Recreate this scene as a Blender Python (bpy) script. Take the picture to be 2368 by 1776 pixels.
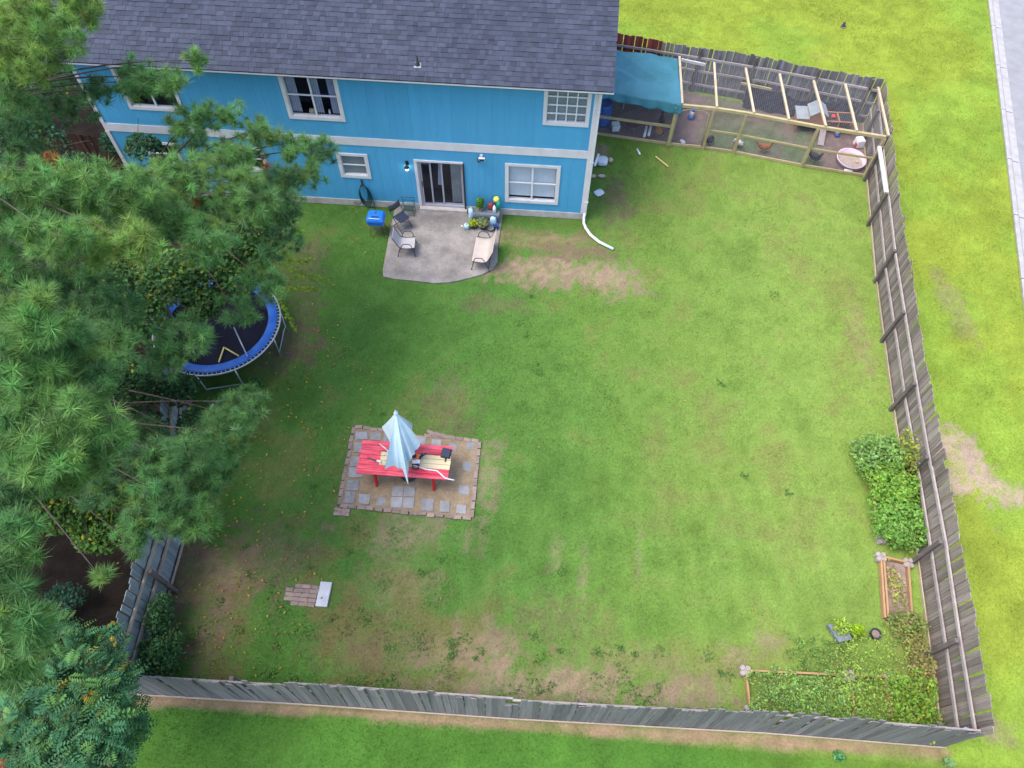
import bpy, bmesh, math, random
import numpy as np
from mathutils import Vector, Matrix, Euler
random.seed(7); RNG = np.random.default_rng(11)
for o in list(bpy.data.objects): bpy.data.objects.remove(o)
SC = bpy.context.scene; COL = SC.collection
R = math.radians

# ------------------------------------------------------------------ camera
cam = bpy.data.cameras.new('camera'); cam_o = bpy.data.objects.new('camera', cam); COL.objects.link(cam_o)
cam.sensor_width = 36.0; cam.lens = 24.963; cam.clip_start = 0.1; cam.clip_end = 2000
cam_o.matrix_world = Matrix(((0.99711223, -0.06891532, 0.03190411, 0), (0.07517986, 0.83639941, -0.54294016, 0),
                             (0.01073232, 0.54377082, 0.83916513, 17.014), (0, 0, 0, 1)))
SC.camera = cam_o
# ------------------------------------------------------------------ sky, sun, exposure
SUN_EL, SUN_AZ = 66.0, 195.0      # azimuth: direction the light comes from, degrees from +X
W = bpy.data.worlds.new('World'); SC.world = W; W.use_nodes = True
wn = W.node_tree.nodes; wl = W.node_tree.links; wn.clear()
sky = wn.new('ShaderNodeTexSky'); sky.sky_type = 'NISHITA'; sky.sun_disc = False
sky.sun_elevation = R(SUN_EL); sky.sun_rotation = R(90 - SUN_AZ); sky.dust_density = 3.0; sky.air_density = 1.0; sky.ozone_density = 1.0
bg = wn.new('ShaderNodeBackground'); bg.inputs['Strength'].default_value = 0.15
wo = wn.new('ShaderNodeOutputWorld'); wl.new(sky.outputs[0], bg.inputs[0]); wl.new(bg.outputs[0], wo.inputs[0])
sd = bpy.data.lights.new('sun', 'SUN'); sd.energy = 1.0; sd.angle = R(34); sd.color = (1, .96, .9)
so = bpy.data.objects.new('sun', sd); COL.objects.link(so)
so.rotation_euler = Vector((math.cos(R(SUN_AZ)) * math.cos(R(SUN_EL)), math.sin(R(SUN_AZ)) * math.cos(R(SUN_EL)), math.sin(R(SUN_EL)))).to_track_quat('Z', 'Y').to_euler()
VS = SC.view_settings; VS.view_transform = 'Standard'; VS.look = 'None'; VS.exposure = 1.48; VS.gamma = 1.0; VS.use_curve_mapping = False
SC.render.resolution_x = 1024; SC.render.resolution_y = 768

# ------------------------------------------------------------------ mesh helpers
def wloc(o):
    v = Vector((0, 0, 0))
    while o is not None: v += o.location; o = o.parent
    return v
def rotm(rx, ry, rz): return np.array(Euler((rx, ry, rz)).to_matrix())
class MB:
    def __init__(s): s.v = []; s.f = []; s.m = []; s.cur = 0
    def add(s, vs, fs):
        b = len(s.v); s.v += [tuple(map(float, v)) for v in vs]; s.f += [tuple(b + i for i in f) for f in fs]; s.m += [s.cur] * len(fs); return s
    def slot(s, i): s.cur = i; return s
    def box(s, c, size, rot=None, taper=1.0):
        x, y, z = [d / 2 for d in size]
        vs = np.array([(-x, -y, -z), (x, -y, -z), (x, y, -z), (-x, y, -z), (-x * taper, -y * taper, z), (x * taper, -y * taper, z), (x * taper, y * taper, z), (-x * taper, y * taper, z)])
        if rot is not None: vs = vs @ rotm(*rot).T
        return s.add(vs + np.array(c), [(0, 3, 2, 1), (4, 5, 6, 7), (0, 1, 5, 4), (1, 2, 6, 5), (2, 3, 7, 6), (3, 0, 4, 7)])
    def b2(s, p0, p1): return s.box([(a + b) / 2 for a, b in zip(p0, p1)], [abs(b - a) for a, b in zip(p0, p1)])
    def bar(s, p0, p1, w, h, up=(0, 0, 1)):
        p0 = np.array(p0, float); p1 = np.array(p1, float); d = p1 - p0; L = np.linalg.norm(d); d /= L
        u = np.array(up, float)
        if abs(d @ u) > .97: u = np.array((0, 1., 0))
        a = np.cross(d, u); a /= np.linalg.norm(a); n = np.cross(a, d)
        vs = [p + a * i * w / 2 + n * j * h / 2 for p in (p0, p1) for i, j in ((-1, -1), (1, -1), (1, 1), (-1, 1))]
        return s.add(vs, [(0, 1, 2, 3), (7, 6, 5, 4), (0, 4, 5, 1), (1, 5, 6, 2), (2, 6, 7, 3), (3, 7, 4, 0)])
    def tube(s, pts, r, n=6, cap=True):
        P = [np.array(p, float) for p in pts]; k = len(P); rs = r if hasattr(r, '__len__') else [r] * k
        vs = []; ref = None
        for i in range(k):
            d = P[min(i + 1, k - 1)] - P[max(i - 1, 0)]; d /= (np.linalg.norm(d) + 1e-9)
            if ref is None: ref = np.array((0, 0, 1.)) if abs(d[2]) < .9 else np.array((1., 0, 0))
            a = np.cross(d, ref); a /= (np.linalg.norm(a) + 1e-9); b = np.cross(d, a); ref = np.cross(a, d)
            for j in range(n):
                t = 2 * math.pi * j / n; vs.append(P[i] + rs[i] * (a * math.cos(t) + b * math.sin(t)))
        fs = [(i * n + j, i * n + (j + 1) % n, (i + 1) * n + (j + 1) % n, (i + 1) * n + j) for i in range(k - 1) for j in range(n)]
        if cap: fs += [tuple(range(n - 1, -1, -1)), tuple((k - 1) * n + j for j in range(n))]
        return s.add(vs, fs)
    def lathe(s, prof, c=(0, 0, 0), n=20, sx=1, sy=1, rot=None, close=False):
        vs = []
        for r, z in prof:
            for j in range(n):
                t = 2 * math.pi * j / n; vs.append((r * math.cos(t) * sx, r * math.sin(t) * sy, z))
        vs = np.array(vs)
        if rot is not None: vs = vs @ rotm(*rot).T
        k = len(prof)
        fs = [(i * n + j, i * n + (j + 1) % n, (i + 1) * n + (j + 1) % n, (i + 1) * n + j) for i in range(k - 1) for j in range(n)]
        if close: fs += [tuple(range(n - 1, -1, -1)), tuple((k - 1) * n + j for j in range(n))]
        return s.add(vs + np.array(c), fs)
    def prism(s, poly, z0, z1):
        n = len(poly); vs = [(x, y, z0) for x, y in poly] + [(x, y, z1) for x, y in poly]
        return s.add(vs, [tuple(range(n - 1, -1, -1)), tuple(range(n, 2 * n))] + [(i, (i + 1) % n, n + (i + 1) % n, n + i) for i in range(n)])
    def grid(s, fn, nu, nv):
        vs = [fn(i / (nu - 1), j / (nv - 1)) for j in range(nv) for i in range(nu)]
        return s.add(vs, [(j * nu + i, j * nu + i + 1, (j + 1) * nu + i + 1, (j + 1) * nu + i) for j in range(nv - 1) for i in range(nu - 1)])
    def blob(s, c, r, n=12, m=8, rough=0., seed=0):
        rg = np.random.default_rng(seed)
        prof = [(math.sin(math.pi * i / m) + 1e-3, -math.cos(math.pi * i / m)) for i in range(m + 1)]
        b = len(s.v); s.lathe(prof, (0, 0, 0), n)
        for i in range(b, len(s.v)):
            v = np.array(s.v[i]) * (1 + rough * rg.normal()); s.v[i] = tuple(np.array(c) + v * np.array(r))
        return s
    def mesh(s, name, mats, off=(0, 0, 0), smooth=False, bevel=0):
        me = bpy.data.meshes.new(name); o = Vector(off)
        me.from_pydata([tuple(Vector(v) - o) for v in s.v], [], s.f)
        for m in (mats if isinstance(mats, (list, tuple)) else [mats]): me.materials.append(m)
        if any(s.m): me.polygons.foreach_set('material_index', s.m)
        if smooth: me.polygons.foreach_set('use_smooth', [True] * len(me.polygons))
        me.update(); return me
    def build(s, name, mats, parent=None, smooth=False, bevel=0, loc=None, solid=0):
        off = wloc(parent) if parent else Vector(loc or (0, 0, 0))
        o = bpy.data.objects.new(name, s.mesh(name, mats, off, smooth)); COL.objects.link(o)
        if parent: o.parent = parent
        else: o.location = off
        if solid:
            md = o.modifiers.new('solid', 'SOLIDIFY'); md.thickness = solid; md.offset = 0
        if bevel:
            md = o.modifiers.new('bevel', 'BEVEL'); md.width = bevel; md.segments = 2; md.limit_method = 'ANGLE'
        return o
def npmesh(name, verts, faces, mat, parent=None, cols=None, k=3, loc=(0, 0, 0), smooth_=False):
    """many small faces of k corners as one mesh; cols = colour per vertex"""
    off = np.array(wloc(parent)) if parent else np.array(loc, float)
    me = bpy.data.meshes.new(name); V = np.asarray(verts, np.float32) - off; F = np.asarray(faces, np.int32)
    me.vertices.add(len(V)); me.vertices.foreach_set('co', V.astype(np.float32).ravel())
    me.loops.add(F.size); me.loops.foreach_set('vertex_index', F.ravel())
    me.polygons.add(len(F)); me.polygons.foreach_set('loop_start', np.arange(0, F.size, k, dtype=np.int32))
    if cols is not None:
        a = me.color_attributes.new('Col', 'FLOAT_COLOR', 'POINT')
        a.data.foreach_set('color', np.concatenate([cols, np.ones((len(cols), 1))], 1).astype(np.float32).ravel())
    me.polygons.foreach_set('use_smooth', np.full(len(F), bool(smooth_)))
    me.materials.append(mat); me.update(calc_edges=True); me.validate()
    o = bpy.data.objects.new(name, me); COL.objects.link(o)
    if parent: o.parent = parent
    else: o.location = tuple(off)
    return o
def thing(name, label, cat, loc=(0, 0, 0), group=None):
    o = bpy.data.objects.new(name, None); COL.objects.link(o); o.location = loc; o.empty_display_size = .1
    return tag(o, label, cat, group)
def tag(o, label=None, cat=None, group=None, kind=None):
    if label: o['label'] = label
    if cat: o['category'] = cat
    if group: o['group'] = group
    if kind: o['kind'] = kind
    return o
def inst(name, me, parent, loc, rot=(0, 0, 0), scale=(1, 1, 1)):
    o = bpy.data.objects.new(name, me); COL.objects.link(o); o.parent = parent
    o.location = Vector(loc) - wloc(parent); o.rotation_euler = rot; o.scale = scale; return o

# ------------------------------------------------------------------ materials
def newmat(name):
    m = bpy.data.materials.new(name); m.use_nodes = True; nt = m.node_tree; nt.nodes.clear()
    out = nt.nodes.new('ShaderNodeOutputMaterial'); return m, nt, out
def nd(nt, t, **kw):
    n = nt.nodes.new(t)
    for k, v in kw.items(): setattr(n, k, v)
    return n
def mixc(nt, a, b, fac, mode='MIX'):
    n = nd(nt, 'ShaderNodeMix', data_type='RGBA', blend_type=mode)
    for sock, v in ((n.inputs[0], fac), (n.inputs[6], a), (n.inputs[7], b)):
        if hasattr(v, 'is_output') or hasattr(v, 'links'): nt.links.new(v, sock)
        else: sock.default_value = v if not isinstance(v, tuple) else (*v[:3], 1)
    return n.outputs[2]
def ramp(nt, src, p0, p1):
    r = nd(nt, 'ShaderNodeMapRange'); r.inputs[1].default_value = p0; r.inputs[2].default_value = p1; r.clamp = True
    nt.links.new(src, r.inputs[0]); return r.outputs[0]
def mat(name, col, col2=None, rough=.75, scale=6., stretch=(1, 1, 1), lo=.35, hi=.7, var=.18, vscale=40., objrand=0., island=False,
        bump=0., bscale=60., metal=0., spec=.3, world=False, coat=0.):
    m, nt, out = newmat(name); L = nt.links
    tc = nd(nt, 'ShaderNodeTexCoord'); mp = nd(nt, 'ShaderNodeMapping'); mp.inputs[3].default_value = stretch
    if world: g = nd(nt, 'ShaderNodeNewGeometry'); L.new(g.outputs['Position'], mp.inputs[0])
    else: L.new(tc.outputs['Object'], mp.inputs[0])
    oi = nd(nt, 'ShaderNodeObjectInfo')
    vec = mp.outputs[0]
    if objrand:
        ad = nd(nt, 'ShaderNodeVectorMath', operation='ADD'); mu = nd(nt, 'ShaderNodeMath', operation='MULTIPLY'); mu.inputs[1].default_value = 37.
        L.new(oi.outputs['Random'], mu.inputs[0]); L.new(vec, ad.inputs[0]); L.new(mu.outputs[0], ad.inputs[1]); vec = ad.outputs[0]
    def noise(s, det=5.):
        n = nd(nt, 'ShaderNodeTexNoise'); n.inputs['Scale'].default_value = s; n.inputs['Detail'].default_value = det; n.inputs['Roughness'].default_value = .6
        L.new(vec, n.inputs['Vector']); return n.outputs[0]
    c = col
    if col2 is not None: c = mixc(nt, col, col2, ramp(nt, noise(scale), lo, hi))
    if var:
        v = nd(nt, 'ShaderNodeMapRange'); v.inputs[1].default_value = .25; v.inputs[2].default_value = .75; v.inputs[3].default_value = 1 - var; v.inputs[4].default_value = 1 + var
        L.new(noise(vscale, 4.), v.inputs[0]); hs = nd(nt, 'ShaderNodeVectorMath', operation='SCALE')
        if isinstance(c, tuple):
            hs.inputs[0].default_value = c[:3]
        else: L.new(c, hs.inputs[0])
        L.new(v.outputs[0], hs.inputs['Scale']); c = hs.outputs[0]
    if objrand:
        v = nd(nt, 'ShaderNodeMapRange'); v.inputs[3].default_value = 1 - objrand; v.inputs[4].default_value = 1 + objrand
        if island: g2 = nd(nt, 'ShaderNodeNewGeometry'); L.new(g2.outputs['Random Per Island'], v.inputs[0])
        else: L.new(oi.outputs['Random'], v.inputs[0])
        hs = nd(nt, 'ShaderNodeVectorMath', operation='SCALE')
        if isinstance(c, tuple): hs.inputs[0].default_value = c[:3]
        else: L.new(c, hs.inputs[0])
        L.new(v.outputs[0], hs.inputs['Scale']); c = hs.outputs[0]
    b = nd(nt, 'ShaderNodeBsdfPrincipled'); b.inputs['Roughness'].default_value = rough; b.inputs['Metallic'].default_value = metal
    b.inputs['Specular IOR Level'].default_value = spec; b.inputs['Coat Weight'].default_value = coat
    if isinstance(c, tuple): b.inputs['Base Color'].default_value = (*c[:3], 1)
    else: L.new(c, b.inputs['Base Color'])
    if bump:
        bp = nd(nt, 'ShaderNodeBump'); bp.inputs['Strength'].default_value = bump; bp.inputs['Distance'].default_value = .01
        L.new(noise(bscale), bp.inputs['Height']); L.new(bp.outputs[0], b.inputs['Normal'])
    L.new(b.outputs[0], out.inputs[0]); return m
def leafmat(name, trans=.3, rough=.6, gain=(1, 1, 1), soft=0.):
    m, nt, out = newmat(name); L = nt.links
    a = nd(nt, 'ShaderNodeAttribute', attribute_name='Col')
    d = nd(nt, 'ShaderNodeBsdfPrincipled'); d.inputs['Roughness'].default_value = rough; d.inputs['Specular IOR Level'].default_value = .12
    t = nd(nt, 'ShaderNodeBsdfTranslucent'); mx = nd(nt, 'ShaderNodeMixShader'); mx.inputs[0].default_value = trans
    c = mixc(nt, a.outputs[0], gain, 1., 'MULTIPLY')
    if soft:      # blades share part of the turf's own facing, as a dense sward does
        ge = nd(nt, 'ShaderNodeNewGeometry'); vm = nd(nt, 'ShaderNodeVectorMath', operation='MULTIPLY_ADD'); vm.inputs[1].default_value = (1 - soft,) * 3; vm.inputs[2].default_value = (0, 0, soft * 1.5)
        vn = nd(nt, 'ShaderNodeVectorMath', operation='NORMALIZE'); L.new(ge.outputs['Normal'], vm.inputs[0]); L.new(vm.outputs[0], vn.inputs[0]); L.new(vn.outputs[0], d.inputs['Normal']); L.new(vn.outputs[0], t.inputs['Normal'])
    L.new(c, d.inputs['Base Color']); L.new(c, t.inputs[0]); L.new(d.outputs[0], mx.inputs[1]); L.new(t.outputs[0], mx.inputs[2]); L.new(mx.outputs[0], out.inputs[0])
    return m
def glassmat(name, tint=(.8, .85, .9), fres=.35):
    m, nt, out = newmat(name); L = nt.links
    t = nd(nt, 'ShaderNodeBsdfTransparent'); t.inputs[0].default_value = (*tint, 1); g = nd(nt, 'ShaderNodeBsdfGlossy'); g.inputs['Roughness'].default_value = .03
    lw = nd(nt, 'ShaderNodeLayerWeight'); lw.inputs[0].default_value = .5; mx = nd(nt, 'ShaderNodeMixShader')
    pw = nd(nt, 'ShaderNodeMath', operation='POWER'); pw.inputs[1].default_value = 4.; L.new(lw.outputs['Facing'], pw.inputs[0]); ma = nd(nt, 'ShaderNodeMath', operation='MULTIPLY_ADD'); ma.inputs[1].default_value = .6; ma.inputs[2].default_value = .04; L.new(pw.outputs[0], ma.inputs[0])
    L.new(ma.outputs[0], mx.inputs[0]); L.new(t.outputs[0], mx.inputs[1]); L.new(g.outputs[0], mx.inputs[2]); L.new(mx.outputs[0], out.inputs[0]); return m

M = {}
M['siding'] = mat('siding', (.080, .360, .600), (.070, .325, .560), scale=.9, var=.05, vscale=14, rough=.7, bump=.15, bscale=90, stretch=(3, 3, .35), objrand=.03)
M['white'] = mat('white_paint', (.68, .67, .69), (.58, .56, .57), scale=2, var=.04, rough=.5)
M['skirt'] = mat('foundation_paint', (.52, .48, .46), (.36, .31, .27), scale=3, var=.1, rough=.8)
M['dark_edge'] = mat('drip_edge', (.03, .03, .035), var=.1, rough=.5)
M['glass'] = glassmat('glass')
M['room'] = mat('room_shade', (.05, .05, .065), var=.2, vscale=3)  # near-black tint paints in the darkness of an unlit room
M['curtain'] = mat('curtain', (.55, .55, .66), (.42, .42, .55), scale=4, rough=.9)
M['blind_white'] = mat('white_blind', (.72, .75, .80), var=.04, rough=.6)
M['blind_grey'] = mat('grey_blind', (.36, .38, .37), (.28, .30, .30), scale=3, rough=.7)
M['sash'] = mat('sash', (.68, .69, .74), var=.04, rough=.45)
M['door_frame'] = mat('door_frame', (.36, .36, .42), var=.06, rough=.4)
M['screen'] = mat('insect_screen', (.03, .035, .045), var=.15, rough=.6)
M['shingle'] = mat('shingle', (.037, .045, .070), (.051, .059, .087), scale=1.1, var=.18, vscale=90, objrand=.23, rough=.9, bump=.3, bscale=200)
M['shingle_field'] = mat('shingle_field', (.037, .045, .070), (.051, .059, .087), scale=1.1, var=.18, vscale=90, objrand=.23, island=True, rough=.9, bump=.3, bscale=200)
M['black'] = mat('black_rubber', (.02, .02, .023), var=.1, rough=.5)
M['flashing'] = mat('lead_flashing', (.26, .27, .30), var=.15, rough=.6)
M['steel'] = mat('galvanised_steel', (.42, .45, .5), var=.12, rough=.4, metal=.6)
M['grey_wood'] = mat('weathered_wood', (.27, .235, .205), (.15, .122, .105), scale=3, stretch=(7, 7, .5), var=.28, vscale=24, objrand=.30, rough=.9, bump=.4, bscale=40)
M['shaded_wood'] = mat('weathered_shaded_wood', (.205, .197, .190), (.135, .128, .122), scale=3, stretch=(7, 7, .5), var=.25, vscale=24, objrand=.22, rough=.9, bump=.4, bscale=40)  # weathered wood tinted darker, shade of the outer face put into the colour
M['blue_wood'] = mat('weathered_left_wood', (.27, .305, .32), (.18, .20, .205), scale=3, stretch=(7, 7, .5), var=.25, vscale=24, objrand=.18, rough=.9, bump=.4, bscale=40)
M['run_wood'] = mat('weathered_run_wood', (.23, .215, .235), (.11, .098, .115), scale=2.5, stretch=(7, 7, .5), var=.35, vscale=24, objrand=.38, rough=.9, bump=.4, bscale=40)  # darker purplish-grey wood for the fence behind the run
M['red_wood'] = mat('red_stained_wood', (.30, .065, .055), (.19, .042, .038), scale=3, stretch=(7, 7, .5), var=.2, vscale=20, objrand=.3, rough=.85)
M['brown_wood'] = mat('brown_board', (.115, .052, .034), (.06, .03, .02), scale=3, stretch=(7, 7, .5), var=.25, vscale=20, objrand=.3, rough=.9)
M['rail'] = mat('grey_rail', (.37, .325, .315), (.28, .24, .235), scale=2, stretch=(3, 3, 3), var=.15, rough=.85, objrand=.1)
M['rail_tan'] = mat('tan_rail', (.42, .335, .27), (.32, .25, .2), scale=2, var=.15, rough=.85, objrand=.1)
M['post'] = mat('dark_post', (.15, .125, .115), (.09, .075, .07), scale=4, var=.2, rough=.9)
M['pine_lumber'] = mat('pressure_treated_lumber', (.44, .36, .20), (.36, .28, .13), scale=2.5, stretch=(2, 2, 2), var=.12, rough=.8, objrand=.08)
M['pine_pale'] = mat('pale_lumber', (.52, .43, .31), (.44, .345, .22), scale=2.5, var=.1, rough=.8, objrand=.06)
M['orange_wood'] = mat('cedar_board', (.42, .245, .125), (.32, .20, .11), scale=3, var=.15, rough=.8)
M['concrete'] = mat('patio_concrete', (.29, .262, .245), (.165, .15, .142), scale=1.3, lo=.38, hi=.66, var=.16, vscale=14, rough=.9, bump=.2, bscale=120)
M['paver'] = mat('grey_paver', (.27, .275, .29), (.19, .19, .195), scale=5, var=.16, vscale=30, objrand=.14, rough=.9, bump=.3)
M['brick'] = mat('border_brick', (.27, .195, .18), (.20, .155, .13), scale=6, var=.2, vscale=30, objrand=.18, rough=.9, bump=.3)
M['block'] = mat('concrete_block', (.36, .315, .30), (.27, .23, .215), scale=7, var=.15, rough=.95, objrand=.06)
M['asphalt'] = mat('asphalt', (.26, .26, .275), (.21, .21, .222), scale=2, var=.16, vscale=120, rough=.9)
M['kerb'] = mat('kerb_concrete', (.38, .365, .365), (.28, .27, .27), scale=2.5, var=.15, vscale=40, rough=.9)
M['soil'] = mat('soil', (.17, .12, .10), (.26, .20, .16), scale=6, var=.25, rough=1)
M['sling'] = mat('sling_fabric', (.42, .40, .41), (.36, .34, .345), scale=4, var=.05, rough=.8)
M['sling_tan'] = mat('sling_fabric_tan', (.46, .40, .365), (.40, .345, .31), scale=4, var=.05, rough=.8)
M['frame_dark'] = mat('dark_metal', (.05, .052, .06), var=.12, rough=.45)
M['green_metal'] = mat('green_metal', (.03, .085, .07), var=.15, rough=.5)
M['grill_blue'] = mat('blue_enamel', (.02, .17, .62), (.02, .145, .55), scale=3, var=.04, rough=.22, spec=.5, coat=.3)
M['seat_navy'] = mat('navy_vinyl', (.022, .032, .06), var=.15, rough=.6)
M['red_paint'] = mat('red_table_paint', (.46, .025, .05), (.70, .13, .18), scale=4.2, stretch=(.5, 3, 3), var=.22, vscale=9, rough=.7, objrand=.12, bump=.3, bscale=14)
M['red_leg'] = mat('red_leg_paint', (.62, .012, .02), var=.08, rough=.6)
M['bare_wood'] = mat('bare_board', (.56, .48, .31), (.46, .38, .23), scale=2, stretch=(.6, 3, 3), var=.08, rough=.7, objrand=.05)
M['canopy'] = mat('umbrella_canvas', (.50, .64, .70), (.43, .57, .65), scale=3, var=.04, rough=.85)
M['pole_white'] = mat('white_metal', (.62, .60, .64), var=.06, rough=.4)
M['tramp_pad'] = mat('blue_vinyl_pad', (.018, .095, .43), (.035, .15, .50), scale=4, var=.08, rough=.4)
M['tramp_mat'] = mat('trampoline_mat', (.010, .010, .018), (.016, .018, .034), scale=1, var=.12, vscale=150, rough=.9, spec=.08)
M['yellow'] = mat('yellow_foam', (.68, .56, .20), var=.1, rough=.8)
M['orange'] = mat('orange_plastic', (.85, .15, .02), var=.06, rough=.4)
M['tarp'] = mat('teal_tarp', (.030, .145, .175), (.055, .205, .275), scale=1.0, var=.06, rough=.6, bump=.5, bscale=7)
M['blue_plastic'] = mat('blue_plastic', (.015, .09, .45), (.02, .13, .5), scale=2, var=.06, rough=.35)
M['white_plastic'] = mat('white_plastic', (.78, .80, .82), var=.04, rough=.4)
M['pink'] = mat('pink_plastic', (.70, .50, .63), (.74, .58, .68), scale=3, var=.05, rough=.45)
M['sand'] = mat('sand', (.45, .36, .31), (.36, .29, .25), scale=8, var=.15, rough=1)
M['red'] = mat('red_plastic', (.72, .03, .05), var=.05, rough=.4)
M['hen_black'] = mat('black_feathers', (.018, .018, .022), (.035, .03, .04), scale=12, rough=.6)
M['hen_orange'] = mat('buff_feathers', (.50, .23, .075), (.38, .15, .05), scale=12, rough=.8)
M['hen_rust'] = mat('rust_feathers', (.36, .13, .05), (.22, .07, .03), scale=12, rough=.8)
M['hen_maroon'] = mat('maroon_feathers', (.09, .03, .035), (.06, .02, .022), scale=12, rough=.8)
M['hen_white'] = mat('white_feathers', (.62, .58, .56), (.5, .46, .44), scale=12, rough=.8)
M['comb'] = mat('comb', (.45, .03, .03), rough=.6)
M['hen_leg'] = mat('hen_leg', (.5, .38, .12), rough=.6)
M['hutch'] = mat('hutch_wood', (.44, .20, .09), (.36, .15, .07), scale=4, var=.15, rough=.75)
M['felt'] = mat('roof_felt', (.30, .33, .35), (.24, .27, .29), scale=5, var=.12, rough=.95)
M['bark'] = mat('pine_bark', (.16, .11, .085), (.075, .05, .04), scale=9, stretch=(2, 2, .5), var=.3, rough=1, bump=.8, bscale=20)
M['twig'] = mat('twig', (.25, .215, .19), (.15, .12, .1), scale=5, var=.2, rough=.95)
M['needle'] = leafmat('pine_needles', .45)
M['leaf'] = leafmat('leaves', .35)
M['grass'] = leafmat('grass_blades', .0, .9, soft=.58)
M['hose'] = mat('green_hose', (.008, .055, .065), var=.1, rough=.4)
M['pot'] = mat('dark_pot', (.035, .038, .05), var=.2, rough=.6)
M['grey_plastic'] = mat('grey_planter', (.16, .19, .22), (.11, .13, .15), scale=4, var=.1, rough=.6)
M['terracotta'] = mat('terracotta', (.36, .22, .14), var=.15, rough=.8)
M['bag_blue'] = mat('light_blue_bag', (.30, .55, .70), (.55, .66, .74), scale=9, var=.08, rough=.4)
M['bag_white'] = mat('white_bag', (.66, .68, .72), (.45, .47, .52), scale=10, var=.1, rough=.4)
M['mint'] = mat('mint_plastic', (.40, .60, .58), var=.06, rough=.4)
M['green_plastic'] = mat('green_plastic', (.02, .32, .20), var=.06, rough=.4)
M['yellow_plastic'] = mat('yellow_plastic', (.78, .68, .12), var=.06, rough=.4)
M['navy_plastic'] = mat('navy_plastic', (.012, .06, .22), var=.06, rough=.4)
M['pinkbrick'] = mat('faded_brick', (.28, .20, .185), (.20, .165, .13), scale=7, var=.2, rough=.95, objrand=.15)
M['slab'] = mat('pale_slab', (.46, .475, .52), (.38, .39, .42), scale=4, var=.08, rough=.85)
M['stone'] = mat('stone', (.50, .40, .32), (.34, .26, .22), scale=6, var=.15, rough=.95)
M['wire'] = mat('wire', (.24, .24, .26), var=.05, rough=.5, metal=.2)
def emit(name, col, s):
    m, nt, out = newmat(name); e = nd(nt, 'ShaderNodeEmission'); e.inputs[0].default_value = (*col, 1); e.inputs[1].default_value = s
    nt.links.new(e.outputs[0], out.inputs[0]); return m
M['bulb'] = emit('lit_bulb', (1, .96, .86), 4.)

# ------------------------------------------------------------------ noise for ground cover
_T = np.random.default_rng(5).random((256, 256))
def vnoise(x, y):
    xi = np.floor(x).astype(int); yi = np.floor(y).astype(int); fx = x - xi; fy = y - yi
    fx = fx * fx * (3 - 2 * fx); fy = fy * fy * (3 - 2 * fy)
    g = lambda a, b: _T[a & 255, b & 255]
    return (g(xi, yi) * (1 - fx) + g(xi + 1, yi) * fx) * (1 - fy) + (g(xi, yi + 1) * (1 - fx) + g(xi + 1, yi + 1) * fx) * fy
def fbm(x, y, s, o=4, seed=0):
    r = np.zeros_like(x); a = .5; t = 0
    for i in range(o):
        r += a * vnoise(x * s + 17.3 * i + seed * 31.7, y * s + 9.1 * i + seed * 11.9); t += a; a *= .55; s *= 2.05
    return r / t
def smooth(a, b, x): t = np.clip((x - a) / (b - a), 0, 1); return t * t * (3 - 2 * t)
def fence_x(y):   # right-hand fence line
    return np.interp(y, [2.5, 6.45, 10.7, 15.8, 20.76, 23.75, 40], [9.32, 9.75, 10.09, 10.59, 11.25, 11.68, 14])
def lfence_x(y):
    return np.interp(y, [2.3, 5.7, 9.3, 13.5, 17.8], [-8.15, -8.42, -9.35, -11.6, -14.0])
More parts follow.
